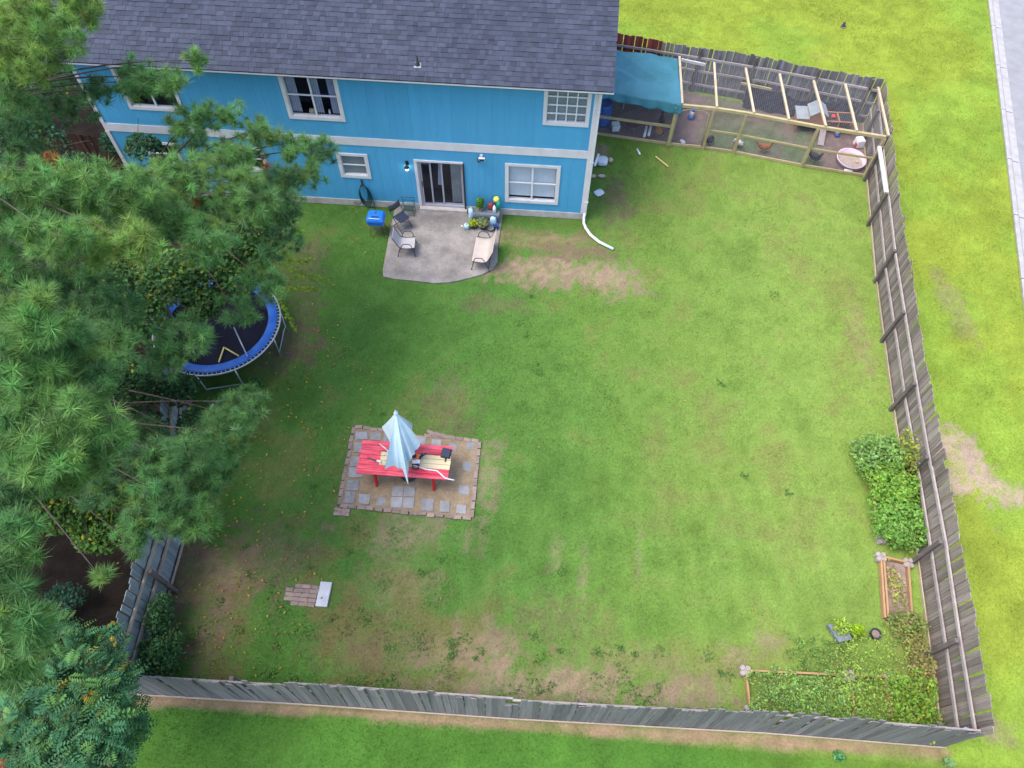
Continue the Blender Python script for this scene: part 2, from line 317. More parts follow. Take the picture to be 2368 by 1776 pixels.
# bare or worn patches: centre, radii, tilt, strength, kind (0 dirt, 1 straw/dead, 2 reddish litter)
PATCH = [((-7.337, 11.797, 0.000), 1.0, .75, 0, .8, 2), ((-0.136, 16.713, 0.000), 1.5, .5, 0, .9, 1), ((0.210, 15.414, 0.000), 1.8, .6, 0, 1.0, 0), ((2.138, 15.213, 0.000), .9, .6, 0, .9, 0), ((0.592, 16.292, 0.000), 1.5, .3, 0, .7, 2),
         ((2.432, 18.669, 0.000), .45, 1.1, 0, .75, 2), ((1.821, 21.315, 0.000), .3, .6, 0, .9, 0), ((1.080, 3.029, 0.000), 2.6, .42, .03, .85, 0), ((-1.132, 3.696, 0.000), .9, .6, 0, .75, 0), ((3.976, 3.163, 0.000), 1.0, .35, 0, .8, 0),
         ((-7.160, 4.940, 0.000), .9, .6, 0, .85, 1), ((-7.060, 3.917, 0.000), .5, .9, 0, .8, 2), ((-6.078, 5.678, 0.000), .9, .8, 0, .55, 2), ((-8.336, 4.635, 0.000), .5, 1.6, 0, .8, 2), ((-2.955, 6.377, 0.000), 1.2, .45, 0, .6, 0), ((-1.055, 8.214, 0.000), .35, .9, 0, .6, 0),
         ((-3.110, 3.542, 0.000), 1.3, .5, 0, .45, 2), ((3.030, 3.734, 0.000), 2.0, .4, 0, .5, 1), ((-2.343, 10.259, 0.000), .7, .9, 0, .45, 2), ((-1.589, 13.927, 0.000), 1.1, .35, 0, .45, 2), ((-2.959, 5.059, 0.000), .8, .8, 0, .45, 1),
         ((11.505, 9.614, 0.000), .55, 1.15, .4, 1.0, 3), ((12.123, 8.773, 0.000), .8, .4, -.3, .8, 3), ((12.817, 15.141, 0.000), .35, 1.3, .2, .4, 0), ((5.014, 3.983, 0.000), .5, .3, 0, .6, 0), ((1.024, 4.549, 0.000), 1.2, .6, 0, .35, 2),
         ((-7.533, 15.406, 0.000), .4, .8, 0, .6, 2), ((-7.147, 13.459, 0.000), .5, 1.1, 0, .45, 2), ((9.657, 13.533, 0.000), .3, 1.6, 0, .55, 1), ((-8.530, 6.871, 0.000), .6, 1.2, 0, .6, 2), ((5.854, 4.432, 0.000), .4, .3, 0, .6, 0), ((1.511, 5.624, 0.000), .12, .8, 0, .4, 0), ((2.891, 6.278, 0.000), .1, .9, 0, .35, 0),
         ((10.534, 2.876, 0.000), .4, .25, 0, .6, 0), ((10.821, 28.047, 0.000), .5, .3, 0, .25, 1), ((0.860, 6.117, 0.000), .15, .4, 0, .4, 0)]
C = lambda *a: np.array(a)
def ground_cover(x, y):
    """colour and grass density of the ground at x, y"""
    n1 = fbm(x, y, .35, 4, 1); n2 = fbm(x, y, 1.3, 4, 2); n3 = fbm(x, y, 5., 3, 3)
    east = smooth(-5, 11, x + 3 * (n1 - .5) * 2)                     # turf colour turns lighter and yellower towards the street
    dark, mid, light = C(.064, .146, .030), C(.102, .186, .036), C(.170, .252, .052)
    g = dark + (mid - dark) * smooth(0, .5, east)[..., None]; g = g + (light - g) * (smooth(.4, 1, east) * .95)[..., None]
    out = smooth(0, .25, x - fence_x(y) + (n2 - .5) * .2)
    back = smooth(23.5, 26, y) * smooth(1.0, 1.6, x); out = np.maximum(out, back)
    lime = C(.198, .254, .034) * (1 - .35 * smooth(.45, .65, n1))[..., None] + C(.05, .10, .015) * smooth(.45, .65, n1)[..., None]
    g = g * (1 - out[..., None]) + lime * out[..., None]
    south = smooth(0.05, .3, 2.3 - y) * (1 - smooth(10, 13, x))
    g = g * (1 - south[..., None]) + (C(.055, .135, .022) * (.85 + .5 * n1)[..., None] + C(.05, .03, .0) * smooth(3, 11, x)[..., None]) * south[..., None]
    g *= (.72 + .56 * n2)[..., None]
    sw = smooth(3, -4, x) * smooth(8, 4, y)            # the lower left has more brown mottling
    br = smooth(.50 - .08 * sw, .72 - .08 * sw, n2 * .6 + n1 * .4) * (1 - out) * (1 - south) * (.45 + .3 * sw)        # browned, thin turf
    g = g * (1 - br[..., None]) + C(.130, .094, .045) * br[..., None]
    dens = 1 - .4 * br
    dirt = [C(.250, .178, .128), C(.225, .165, .098), C(.150, .098, .072), C(.36, .265, .21)]
    def lay(w, c):
        nonlocal g, dens
        g = g * (1 - w[..., None]) + c * w[..., None]; dens = dens * (1 - w * .86)
    for (p, rx, ry, t, s, k) in PATCH:
        dx, dy = x - p[0], y - p[1]; u = (dx * math.cos(t) + dy * math.sin(t)) / rx; v = (-dx * math.sin(t) + dy * math.cos(t)) / ry
        d = np.sqrt(u * u + v * v); w = smooth(.45, -.45, d - 1 + (n2 - .5) * 1.7 + (n3 - .5) * 1.9) * s * (.55 + .45 * smooth(.38, .60, fbm(x, y, 7., 2, 12)))
        lay(w, dirt[k] * (.8 + .4 * n3)[..., None])
    # soil strip outside the back fence
    w = smooth(.16, 0, np.abs(y - 2.20 - .016 * x) - .02 + (n2 - .5) * .25) * ((x > -8.6) & (x < 9.5)); lay(w * .9, C(.27, .18, .12) * (.8 + .4 * n3)[..., None])
    # wood floor left of the fence, canopy shade put into its near-black colour
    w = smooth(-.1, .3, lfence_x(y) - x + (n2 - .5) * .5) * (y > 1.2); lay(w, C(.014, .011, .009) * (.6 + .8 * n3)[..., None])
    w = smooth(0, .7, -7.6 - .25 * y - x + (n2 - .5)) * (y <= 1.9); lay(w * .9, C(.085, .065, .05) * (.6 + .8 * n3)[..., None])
    # chicken run floor
    fy = np.interp(x, [1.3, 4.25, 6.57, 11.2], [22.3, 21.9, 21.66, 20.78]); by = np.interp(x, [1.3, 11.7], [26., 23.7])
    ins = (x > 1.25) & (x < fence_x(y)) & (y > fy) & (y < by)
    rd = np.clip(smooth(6.2, 5.0, x) + smooth(9.3, 10.3, x) + smooth(.5, .62, n2) * .5 + smooth(22.6, 23.4, y) * .4, 0, 1)
    cf = C(.105, .135, .07) * (1 - rd[..., None]) + C(.175, .125, .115) * rd[..., None]
    g = np.where(ins[..., None], cf * (.75 + .5 * n3)[..., None], g); dens = np.where(ins, .25 * (1 - rd), dens)
    g *= (.86 + .28 * n3)[..., None]
    mow = np.sin((x + .08 * y) * 6.283 / .56) * smooth(-5, -1, x) * smooth(10, 7, x) * smooth(12, 8, y) * dens
    g *= (1 + .045 * mow)[..., None]
    return np.clip(g, .005, .8), np.clip(dens, 0, 1)
# ------------------------------------------------------------------ ground sheet
fx = np.concatenate([-np.geomspace(400, 25, 14), np.arange(-23, 24.01, .11), np.geomspace(26, 400, 14)])
fy_ = np.concatenate([-np.geomspace(400, 7, 14), np.arange(-5, 36.01, .11), np.geomspace(38, 400, 14)])
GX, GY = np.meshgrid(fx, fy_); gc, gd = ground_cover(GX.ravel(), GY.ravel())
GZ = (fbm(GX.ravel(), GY.ravel(), 1.5, 3, 8) - .5) * .035 * (np.abs(GX.ravel()) < 24) - .02
GZ = np.where((GX.ravel() > 15.50 + .2225 * (GY.ravel() - 17.2)) & (GX.ravel() < 24.2 + .2225 * (GY.ravel() - 17.2)), -.2, GZ)
nx, ny = len(fx), len(fy_); ii = (np.arange(ny - 1)[:, None] * nx + np.arange(nx - 1)[None]).ravel()
m, nt, out = newmat('ground'); L = nt.links
a = nd(nt, 'ShaderNodeAttribute', attribute_name='Col'); b = nd(nt, 'ShaderNodeBsdfPrincipled'); b.inputs['Roughness'].default_value = 1; b.inputs['Specular IOR Level'].default_value = .05
g_ = nd(nt, 'ShaderNodeNewGeometry'); n_ = nd(nt, 'ShaderNodeTexNoise'); n_.inputs['Scale'].default_value = 22; n_.inputs['Detail'].default_value = 6; L.new(g_.outputs['Position'], n_.inputs['Vector'])
v_ = nd(nt, 'ShaderNodeMapRange'); v_.inputs[1].default_value = .3; v_.inputs[2].default_value = .7; v_.inputs[3].default_value = .84; v_.inputs[4].default_value = 1.16; L.new(n_.outputs[0], v_.inputs[0])
s_ = nd(nt, 'ShaderNodeVectorMath', operation='SCALE'); L.new(a.outputs[0], s_.inputs[0]); L.new(v_.outputs[0], s_.inputs['Scale']); L.new(s_.outputs[0], b.inputs['Base Color'])
bp = nd(nt, 'ShaderNodeBump'); bp.inputs['Strength'].default_value = .5; bp.inputs['Distance'].default_value = .02; L.new(n_.outputs[0], bp.inputs['Height']); L.new(bp.outputs[0], b.inputs['Normal']); L.new(b.outputs[0], out.inputs[0])
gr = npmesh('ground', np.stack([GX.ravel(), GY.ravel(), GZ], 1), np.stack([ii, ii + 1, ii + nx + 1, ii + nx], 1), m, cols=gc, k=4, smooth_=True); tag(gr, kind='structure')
# grass blades
def blades(N, box, h, seed):
    r = np.random.default_rng(seed); x = r.uniform(box[0], box[1], N); y = r.uniform(box[2], box[3], N)
    col, den = ground_cover(x, y)
    road = 15.40 + .2225 * (y - 17.2)
    keep = (r.random(N) < den * .95 + .03) & ~((x > -14.1) & (x < 1.3) & (y > 17.75)) & (x < road - .1)
    pat = (x > -5.0) & (x < -1.6) & (y > 14.75) & (y < 17.8); keep &= ~pat
    pad = (x > -4.9) & (x < -1.36) & (y > 6.85) & (y < 9.26); keep &= ~pad | (r.random(N) < .20)
    keep &= ~((x > -4.8) & (x < -4.55) & (y > 4.3) & (y < 5.0)); keep &= ~((x > -5.7) & (x < -4.5) & (y > 4.3) & (y < 5.0)) | (r.random(N) < .35)
    x, y, col = x[keep], y[keep], col[keep]; n = len(x)
    hh = h * r.uniform(.5, 1.3, n) * (.55 + .8 * fbm(x, y, 2.2, 3, 6)); an = r.uniform(0, 6.283, n); w = r.uniform(.0045, .009, n); le = r.uniform(.1, .9, n) * hh
    dx, dy = np.cos(an), np.sin(an); z0 = np.full(n, -.02)
    V = np.stack([np.stack([x - dy * w, y + dx * w, z0], 1), np.stack([x + dy * w, y - dx * w, z0], 1), np.stack([x + dx * le, y + dy * le, z0 + hh], 1)], 1).reshape(-1, 3)
    c = col * r.uniform(.84, 1.20, (n, 1)) * (1 + r.normal(0, .04, (n, 3))); c = np.clip(c * C(1.0, 1.08, .9), .004, .7)
    return V, np.arange(3 * n).reshape(-1, 3), np.repeat(c, 3, 0)
V, F, Cc = blades(600000, (-10.5, 19.5, -1.2, 34), .055, 3)
tag(npmesh('lawn_grass', V, F, M['grass'], cols=Cc), 'short mown lawn grass covering the yard and verge', 'grass', kind='stuff')
# fallen leaves
n = 900; r = np.random.default_rng(9); x = np.concatenate([r.normal(-6.8, 1.3, n // 2), r.uniform(-8, 9, n // 2)]); y = np.concatenate([r.uniform(2.6, 13, n // 2), r.uniform(2.6, 17, n // 2)])
keep = r.random(n) < np.where(x < -4.5, .8, .09); x, y = x[keep], y[keep]; n = len(x); an = r.uniform(0, 6.28, n); s = r.uniform(.018, .04, n); z = r.uniform(.03, .05, n)
P4 = [np.stack([x + np.cos(an + k) * s * q, y + np.sin(an + k) * s * q, z + r.uniform(-.01, .015, n)], 1) for k, q in ((0, 1.2), (1.57, .6), (3.14, 1.2), (4.71, .6))]
cc = np.where(r.random((n, 1)) < .6, C(.50, .34, .05), C(.36, .2, .09)) * r.uniform(.6, 1.2, (n, 1))
tag(npmesh('fallen_leaves', np.stack(P4, 1).reshape(-1, 3), np.arange(4 * n).reshape(-1, 4), M['leaf'], cols=np.repeat(cc, 4, 0), k=4), 'small yellow and tan leaves strewn over the grass near the trees', 'leaves', kind='stuff')

# broad-leaved weeds in the thin turf
r = np.random.default_rng(21); cen = np.concatenate([np.stack([r.uniform(-3, 5, 45), r.uniform(2.65, 4.1, 45)], 1), np.stack([r.uniform(-7.5, -2, 40), r.uniform(2.7, 6.5, 40)], 1), np.stack([r.uniform(-6, 8.5, 14), r.uniform(4, 15, 14)], 1)])
pts = np.concatenate([np.concatenate([c_ + r.normal(0, 1, (26, 2)) * r.uniform(.03, .13), r.uniform(.0, .07, (26, 1))], 1) for c_ in cen]); n = len(pts); an = r.uniform(0, 6.28, n); s = r.uniform(.012, .03, n)
P4 = [np.stack([pts[:, 0] + np.cos(an + k) * s * q, pts[:, 1] + np.sin(an + k) * s * q, pts[:, 2] + r.uniform(-.01, .02, n)], 1) for k, q in ((0, 1.2), (1.57, .7), (3.14, 1.2), (4.71, .7))]
cc = C(.100, .195, .048) * r.uniform(.75, 1.3, (n, 1))
tag(npmesh('lawn_weeds', np.stack(P4, 1).reshape(-1, 3), np.arange(4 * n).reshape(-1, 4), M['leaf'], cols=np.repeat(cc, 4, 0), k=4), 'small green weeds dotted through the thin turf and bare soil', 'weeds', kind='stuff')

# ------------------------------------------------------------------ road and kerb
kx = lambda y: 15.42 + .2225 * (y - 17.2)
y0, y1 = -120., 160.
tag(MB().add([(kx(y0) + .42, y0, -.03), (kx(y0) + 8.5, y0, -.03), (kx(y1) + 8.5, y1, -.03), (kx(y1) + .42, y1, -.03)], [(0, 1, 2, 3)]).build('road', M['asphalt']), kind='structure')
kb = None
kerb = tag(MB().add([(kx(y0), y0, -.3), (kx(y0) + .5, y0, -.3), (kx(y1) + .5, y1, -.3), (kx(y1), y1, -.3), (kx(y0), y0, -.1), (kx(y0) + .5, y0, -.1), (kx(y1) + .5, y1, -.1), (kx(y1), y1, -.1)], [(4, 5, 6, 7)]).build('kerb', M['kerb']), kind='structure')
seg = MB()
prof = [(0, -.1), (0, .045), (.02, .06), (.13, .06), (.20, -.012), (.46, -.024), (.46, -.1)]
L_ = 2.96; vs = [(px, 0, pz) for px, pz in prof] + [(px, L_, pz) for px, pz in prof]; k = len(prof)
seg.add(vs, [(i, i + 1, k + i + 1, k + i) for i in range(k - 1)] + [tuple(range(k - 1, -1, -1)), tuple(range(k, 2 * k))])
sm = seg.mesh('kerb_segment', M['kerb'])
ang = -math.atan(.2225)
for i in range(-1, 9):
    yy = 13.4 + i * 3.0 * math.cos(ang); inst('kerb_segment', sm, kerb, (kx(yy), yy, 0), (0, 0, ang))

# ------------------------------------------------------------------ the house
YW = 17.815; XL, XR = -13.97, 1.235; YB = 26.0; YE = 17.43; ZE = 5.10; TH = math.atan(.5)
house = thing('house', 'two-storey house with bright blue siding, white trim and dark shingle roof', 'house', (XL, YW, 0))
OPEN = dict(wu=(-12.70, -11.20, 3.46, 4.85), wm=(-7.80, -6.31, 3.46, 4.85), wr=(-.20, .95, 3.74, 4.85), ws=(-6.64, -5.86, 1.31, 2.08), wl=(-1.29, .24, .68, 2.06),
            l1=(-12.88, -12.0, 1.3, 2.08), l2=(-10.15, -9.2, 1.3, 2.08), door=(-4.20, -2.75, .16, 2.02))
def panel(x0, x1, z0, z1):
    xs = sorted({x0, x1, *[v for o in OPEN.values() for v in o[:2] if x0 < v < x1]}); zs = sorted({z0, z1, *[v for o in OPEN.values() for v in o[2:] if z0 < v < z1]})
    mb = MB(); n = 0
    for i in range(len(xs) - 1):
        for j in range(len(zs) - 1):
            cx, cz = (xs[i] + xs[i + 1]) / 2, (zs[j] + zs[j + 1]) / 2
            if any(o[0] < cx < o[1] and o[2] < cz < o[3] for o in OPEN.values()): continue
            mb.b2((xs[i], YW, zs[j]), (xs[i + 1], YW + .03, zs[j + 1])); n += 1
            w = xs[i + 1] - xs[i]      # milled grooves: narrow battens stand proud between them
            k0 = math.ceil(xs[i] / .2033)
            k = k0
            while k * .2033 < xs[i + 1] - .03:
                a_ = max(k * .2033 + .004, xs[i]); b_ = min((k + 1) * .2033 - .004, xs[i + 1])
                if b_ - a_ > .02: mb.b2((a_, YW - .004, zs[j]), (b_, YW, zs[j + 1]))
                k += 1
    if n: mb.build('siding_panel', M['siding'], house)
x = XL
while x < XR - .01:
    x1_ = min(x + 1.22, XR)
    panel(x + .001, x1_ - .001, .25, 2.52); panel(x + .001, x1_ - .001, 2.77, 5.16); x = x1_
side = MB().b2((XL, YW + .03, 0), (XL + .05, YB, 5.1)).b2((XR - .05, YW + .03, 0), (XR, YB, 5.1)).b2((XL + .05, YB - .05, 0), (XR - .05, YB, 5.1))
for X in (XL + .001, XR - .051): side.add([(X, YW + .03, 5.1), (X, YB, 5.1), (X, (YW + YB) / 2, 7.12), (X + .05, YW + .03, 5.1), (X + .05, YB, 5.1), (X + .05, (YW + YB) / 2, 7.12)], [(0, 1, 2), (5, 4, 3), (0, 2, 5, 3), (2, 1, 4, 5)])
side.build('side_wall', M['siding'], house)
MB().b2((XL - .01, YW - .022, 2.50), (XR + .01, YW + .02, 2.785)).build('band_board', M['white'], house)
MB().b2((XL - .005, YW - .03, .0), (-4.25, YW + .04, .25)).b2((-2.70, YW - .03, 0), (XR + .005, YW + .04, .25)).build('foundation_wall', M['skirt'], house)
for X in (XL + .045, XR - .045): MB().b2((X - .06, YW - .028, .25), (X + .06, YW, 2.498)).b2((X - .06, YW - .028, 2.787), (X + .06, YW, 5.1)).build('corner_board', M['white'], house)
MB().b2((XL - .33, YE + .035, 4.985), (XR + .36, YE + .06, 5.105)).build('fascia_board', M['white'], house)
MB().b2((XL - .3, YE + .062, 4.975), (XR + .33, YW + .02, 4.99)).build('soffit', M['white'], house)
# eave gutter lip
MB().b2((XL - .35, YE - .012, 5.02), (XR + .38, YE + .03, 5.062)).build('eave_trim', M['white'], house)

def window(key, cols, rows, trim=.10, inner=None, kind=None, bars=.035, mull=.05):
    x0, x1, z0, z1 = OPEN[key]; t = trim
    fr = MB().b2((x0 - t, YW - .035, z0 - t), (x1 + t, YW - .002, z0)).b2((x0 - t, YW - .035, z1), (x1 + t, YW - .002, z1 + t * .8))
    fr.b2((x0 - t, YW - .035, z0), (x0, YW - .002, z1)).b2((x1, YW - .035, z0), (x1 + t, YW - .002, z1))
    fr.b2((x0, YW + .0, z0), (x0 + .02, YW + .10, z1)).b2((x1 - .02, YW, z0), (x1, YW + .10, z1)).b2((x0 + .02, YW, z0), (x1 - .02, YW + .1, z0 + .02))
    w = fr.build('window', M['white'], house)
    sb = MB(); ys = YW + .035
    for i in range(1, cols):
        X = x0 + (x1 - x0) * i / cols; wd = mull if cols <= 2 else bars; MB().b2((X - wd / 2, ys - .025, z0 + .02), (X + wd / 2, ys + .02, z1)).build('glazing_bar', M['sash'], w)
    for j in range(1, rows):
        Z = z0 + (z1 - z0) * j / rows; MB().b2((x0 + .02, ys - .02, Z - bars / 2), (x1 - .02, ys + .015, Z + bars / 2)).build('glazing_bar', M['sash'], w)
    for i in range(cols):
        for j in range(rows):
            a0, a1 = x0 + (x1 - x0) * i / cols, x0 + (x1 - x0) * (i + 1) / cols; c0, c1 = z0 + (z1 - z0) * j / rows, z0 + (z1 - z0) * (j + 1) / rows
            MB().add([(a0 + .022, ys, c0 + .022), (a1 - .022, ys, c0 + .022), (a1 - .022, ys, c1 - .018), (a0 + .022, ys, c1 - .018)], [(0, 1, 2, 3)]).build('pane', M['glass'], w)
    MB().b2((x0 - .3, YW + .95, z0 - .3), (x1 + .3, YW + .98, z1 + .3)).b2((x0 - .3, YW + .16, z0 - .34), (x1 + .3, YW + .95, z0 - .3)).build('room_shade_panel', M['room'], w)  # plain dark panel stands in for the gloom behind the glass
    def drape(a0, a1, zlo, zhi, m, nm='curtain', amp=.03, nf=5):
        MB().grid(lambda u, v: (a0 + (a1 - a0) * u * (1 - .0 * v), YW + .12 + amp * math.sin(u * nf * 6.283), zlo + (zhi - zlo) * v), 40, 6).build(nm, m, w, smooth=True)
    if kind == 'curtain':
        drape(x0 + .02, x0 + .30, z0 + .06, z1, M['curtain'], nf=4); drape(x1 - .27, x1 - .02, z0 + .06, z1, M['curtain'], nf=4); c_ = (x0 + x1) / 2; drape(c_ - .07, c_ + .22, z0 + .06, z1, M['curtain'], nf=4)
        MB().b2((x0 + .50, YW + .12, z0 + .02), (x0 + .66, YW + .22, z0 + .12)).build('trinket', M['bare_wood'], w)
        MB().lathe([(.03, 0), (.035, .05), (.02, .09), (.03, .12)], (x1 - .38, YW + .15, z0 + .02), 10).build('trinket', M['white_plastic'], w)
    if kind in ('white', 'grey'):
        mb = MB(); k = int((z1 - z0) / .05)
        for i in range(k): mb.box(((x0 + x1) / 2, YW + .10, z0 + .06 + i * .05), (x1 - x0 - .05, .005, .05), (R(-14), 0, 0))
        mb.build('blind', M['blind_white' if kind == 'white' else 'blind_grey'], w)
    if kind == 'vert':
        drape(x0 + .03, x1 - .03, z0 + .08, z1, M['blind_white'], 'blind', .006, 14)
    return w
window('wu', 2, 1); window('wm', 2, 2, kind='curtain', trim=.11); window('wr', 4, 4, kind='grey', bars=.035); window('ws', 1, 2, kind='grey', trim=.11); window('wl', 2, 2, kind='vert', bars=.04, mull=.06, trim=.11)
window('l1', 1, 2); window('l2', 1, 2)
# sliding door
x0, x1, z0, z1 = OPEN['door']
dr = MB().b2((x0 - .09, YW - .04, z0), (x0, YW - .002, z1)).b2((x0 - .09, YW - .04, z1), (x1 + .02, YW - .002, z1 + .06)).build('sliding_door', M['white'], house)
MB().b2((x1 + .001, YW - .045, z0 - .1), (x1 + .05, YW + .01, z1)).build('door_jamb', M['dark_edge'], dr)
MB().b2((x0, YW + .0, z0), (x0 + .06, YW + .1, z1)).b2((x1 - .02, YW, z0), (x1, YW + .1, z1)).b2((x0 + .06, YW, z1 - .05), (x1 - .02, YW + .1, z1)).b2((x0 + .06, YW, z0), (x1 - .02, YW + .1, z0 + .05)).build('door_frame', M['door_frame'], dr)
for a_, b_, yy in ((x0 + .07, x0 + .42, .02), (x0 + .38, x0 + .78, .05), (x0 + .72, x1 - .03, .075)):
    f = MB(); Y0, Y1 = YW + yy, YW + yy + .02
    f.b2((a_, Y0, z0 + .05), (a_ + .045, Y1, z1 - .05)).b2((b_ - .045, Y0, z0 + .05), (b_, Y1, z1 - .05)).b2((a_ + .045, Y0, z0 + .05), (b_ - .045, Y1, z0 + .11)).b2((a_ + .045, Y0, z1 - .09), (b_ - .045, Y1, z1 - .05))
    f.build('door_panel', M['door_frame'], dr); MB().add([(a_ + .046, Y0 + .01, z0 + .111), (b_ - .046, Y0 + .01, z0 + .111), (b_ - .046, Y0 + .01, z1 - .091), (a_ + .046, Y0 + .01, z1 - .091)], [(0, 1, 2, 3)]).build('pane', M['glass'], dr)
MB().grid(lambda u, v: (x1 - .42 + .38 * u, YW + .16 + .02 * math.sin(u * 50), z0 + .1 + (z1 - z0 - .15) * v), 40, 3).build('curtain', M['blind_grey'], dr, smooth=True)
MB().grid(lambda u, v: (x0 + .66 + .14 * u - .08 * (1 - v), YW + .16 + .02 * math.sin(u * 22), z0 + .8 + (z1 - z0 - .85) * v), 20, 3).build('curtain', M['curtain'], dr, smooth=True)
MB().b2((x0 - .4, YW + .9, 0), (x1 + .4, YW + .93, 2.3)).b2((x0 - .4, YW + .2, .1), (x1 + .4, YW + .9, .13)).build('room_shade_panel', M['room'], dr)  # same dark panel painting in the gloom behind the door
MB().b2((x0 + .02, YW + .015, .95), (x0 + .05, YW + .02, 1.25)).b2((x0 + .085, YW - .0, .98), (x0 + .105, YW + .02, 1.2)).build('handle', M['black'], dr)
MB().b2((x0 - .06, YW - .16, -.02), (x1 + .08, YW + .0, .155)).build('door_step', M['skirt'], dr)
# roof
roof = MB(); RX0, RX1 = XL - .36, XR + .36; YR = (YW + YB) / 2; ZR = ZE + .5 * (YR - YE); t = .10
for (ya, yb) in ((YE, YR), (2 * YR - YE, YR)):
    roof.add([(RX0, ya, ZE - .0), (RX1, ya, ZE), (RX1, yb, ZR), (RX0, yb, ZR), (RX0, ya, ZE - t), (RX1, ya, ZE - t), (RX1, yb, ZR - t), (RX0, yb, ZR - t)], [(0, 1, 2, 3), (7, 6, 5, 4), (0, 4, 5, 1), (1, 5, 6, 2), (2, 6, 7, 3), (3, 7, 4, 0)])
roof = roof.build('roof', M['dark_edge'], house)
EXPO = .147; SL = math.hypot(YR - YE, ZR - ZE); rows = int(SL / EXPO) + 1
vdir = np.array((0, math.cos(TH), math.sin(TH))); ndir = np.array((0, -math.sin(TH), math.cos(TH)))
unit = MB(); th0, th1 = .017, .004; Ls = .185
unit.add([(0, 0, .0), (1, 0, .0), (1, Ls, 0), (0, Ls, 0), (0, 0, th0), (1, 0, th0), (1, Ls, th1), (0, Ls, th1)], [(4, 5, 6, 7), (0, 1, 5, 4), (1, 2, 6, 5), (3, 0, 4, 7), (2, 3, 7, 6)])
smesh = unit.mesh('shingle', M['shingle']); fv = []; ff = []; rg = random.Random(3); cnt = 0
for rw in range(rows):
    x = RX0 - .02 + rg.uniform(-.15, 0); org0 = np.array((0, YE - .02, ZE - .01)) + vdir * rw * EXPO
    while x < RX1 + .02:
        w = rg.choice((.09, .12, .15, .18, .22, .26)) ; a_, b_ = max(x, RX0 - .02), min(x + w, RX1 + .02); lift = rg.choice((0, 0, .006)) ; x += w
        if b_ - a_ < .03: continue
        o_ = org0 + ndir * (.006 + lift + .002 * (rw % 2)); o_[0] = a_ + .002; wd = b_ - a_ - .004
        if rw >= 1 and rw <= 13 and cnt < 300 and a_ > -3.6 and b_ < RX1:
            inst('shingle', smesh, roof, o_, (TH, 0, 0), (wd, 1, 1)); cnt += 1
        else:
            bb = len(fv); e = np.array((1, 0, 0.))
            for (ux, uv, un) in ((0, 0, 0), (wd, 0, 0), (wd, Ls, 0), (0, Ls, 0), (0, 0, th0), (wd, 0, th0), (wd, Ls, th1), (0, Ls, th1)): fv.append(o_ + e * ux + vdir * uv + ndir * un)
            ff += [(bb + 4, bb + 5, bb + 6, bb + 7), (bb, bb + 1, bb + 5, bb + 4), (bb + 1, bb + 2, bb + 6, bb + 5), (bb + 3, bb, bb + 4, bb + 7)]
tag(npmesh('shingle_field', fv, ff, M['shingle_field'], parent=roof, k=4), kind='stuff')
vp = np.array((-3.834, 17.846, 5.308))
vpo = MB().lathe([(.075, -.03), (.072, .02), (.05, .05), (.03, .07), (.03, .24), (.022, .24), (.022, .18)], vp, 14)
vpo.build('vent_pipe', M['black'], roof, smooth=True)
MB().box(vp + vdir * -.02 + ndir * .018, (.20, .16, .012), (TH, 0, 0)).build('vent_flashing', M['flashing'], roof)
# downspout
ds = thing('downspout', 'white downspout running down the right corner of the house onto the grass', 'downspout', (1.27, 17.74, 0))
MB().bar((1.29, 17.745, 4.98), (1.27, 17.745, .30), .085, .065, up=(0, 1, 0)).build('pipe', M['white'], ds)
MB().tube([(1.27, 17.745, .32), (1.25, 17.68, .2), (1.26, 17.52, .10), (1.33, 17.32, .07), (1.50, 17.02, .06), (1.78, 16.74, .055), (2.25, 16.46, .05)], .05, 8).build('outlet', M['white'], ds, smooth=True)
for z in (.8, 2.4, 4.2): MB().b2((1.225, 17.70, z), (1.335, 17.79, z + .03)).build('strap', M['white'], ds)
# wall lamp, floodlight, hose
p = (-4.512, 17.790, 1.932); wlp = thing('wall_lamp', 'lit black wall lamp left of the sliding door', 'lamp', p)
MB().box((p[0], YW - .01, 1.92), (.10, .03, .16)).build('back_plate', M['black'], wlp)
MB().tube([(p[0], YW - .02, 1.95), (p[0], YW - .10, 2.0), (p[0], YW - .13, 1.93)], .015, 6).lathe([(.02, .10), (.07, .03), (.085, 0), (.07, 0)], (p[0], YW - .13, 1.83), 12).build('lamp_hood', M['black'], wlp)
MB().blob((p[0], YW - .13, 1.79), (.055, .055, .065), 12, 8).build('bulb', M['bulb'], wlp, smooth=True)
p = (-2.138, 17.790, 2.373); fl = thing('floodlight', 'small white security floodlight under the white band above the patio', 'floodlight', (p[0], YW, p[2]))
MB().box((p[0], YW - .03, p[2]), (.09, .06, .10)).bar((p[0], YW - .05, p[2]), (p[0], YW - .14, p[2] + .02), .03, .03).build('bracket', M['white'], fl)
MB().box((p[0] + .03, YW - .17, p[2] + .0), (.20, .06, .16), (R(25), 0, 0)).build('housing', M['white'], fl, bevel=.01)
MB().box((p[0] + .03, YW - .203, p[2] - .016), (.14, .008, .10), (R(25), 0, 0)).build('lens', M['seat_navy'], fl)
MB().box((p[0] - .09, YW - .06, p[2] - .14), (.06, .08, .12)).build('motion_sensor', M['frame_dark'], fl)
hs = thing('garden_hose', 'dark green garden hose coiled on a hook under the small window', 'hose', (-6.12, YW, .5))
MB().box((-6.10, YW - .02, 1.02), (.06, .04, .22)).tube([(-6.10, YW - .03, .98), (-6.10, YW - .14, .96), (-6.10, YW - .15, 1.03)], .012, 6).build('hook', M['frame_dark'], hs)
co = MB()
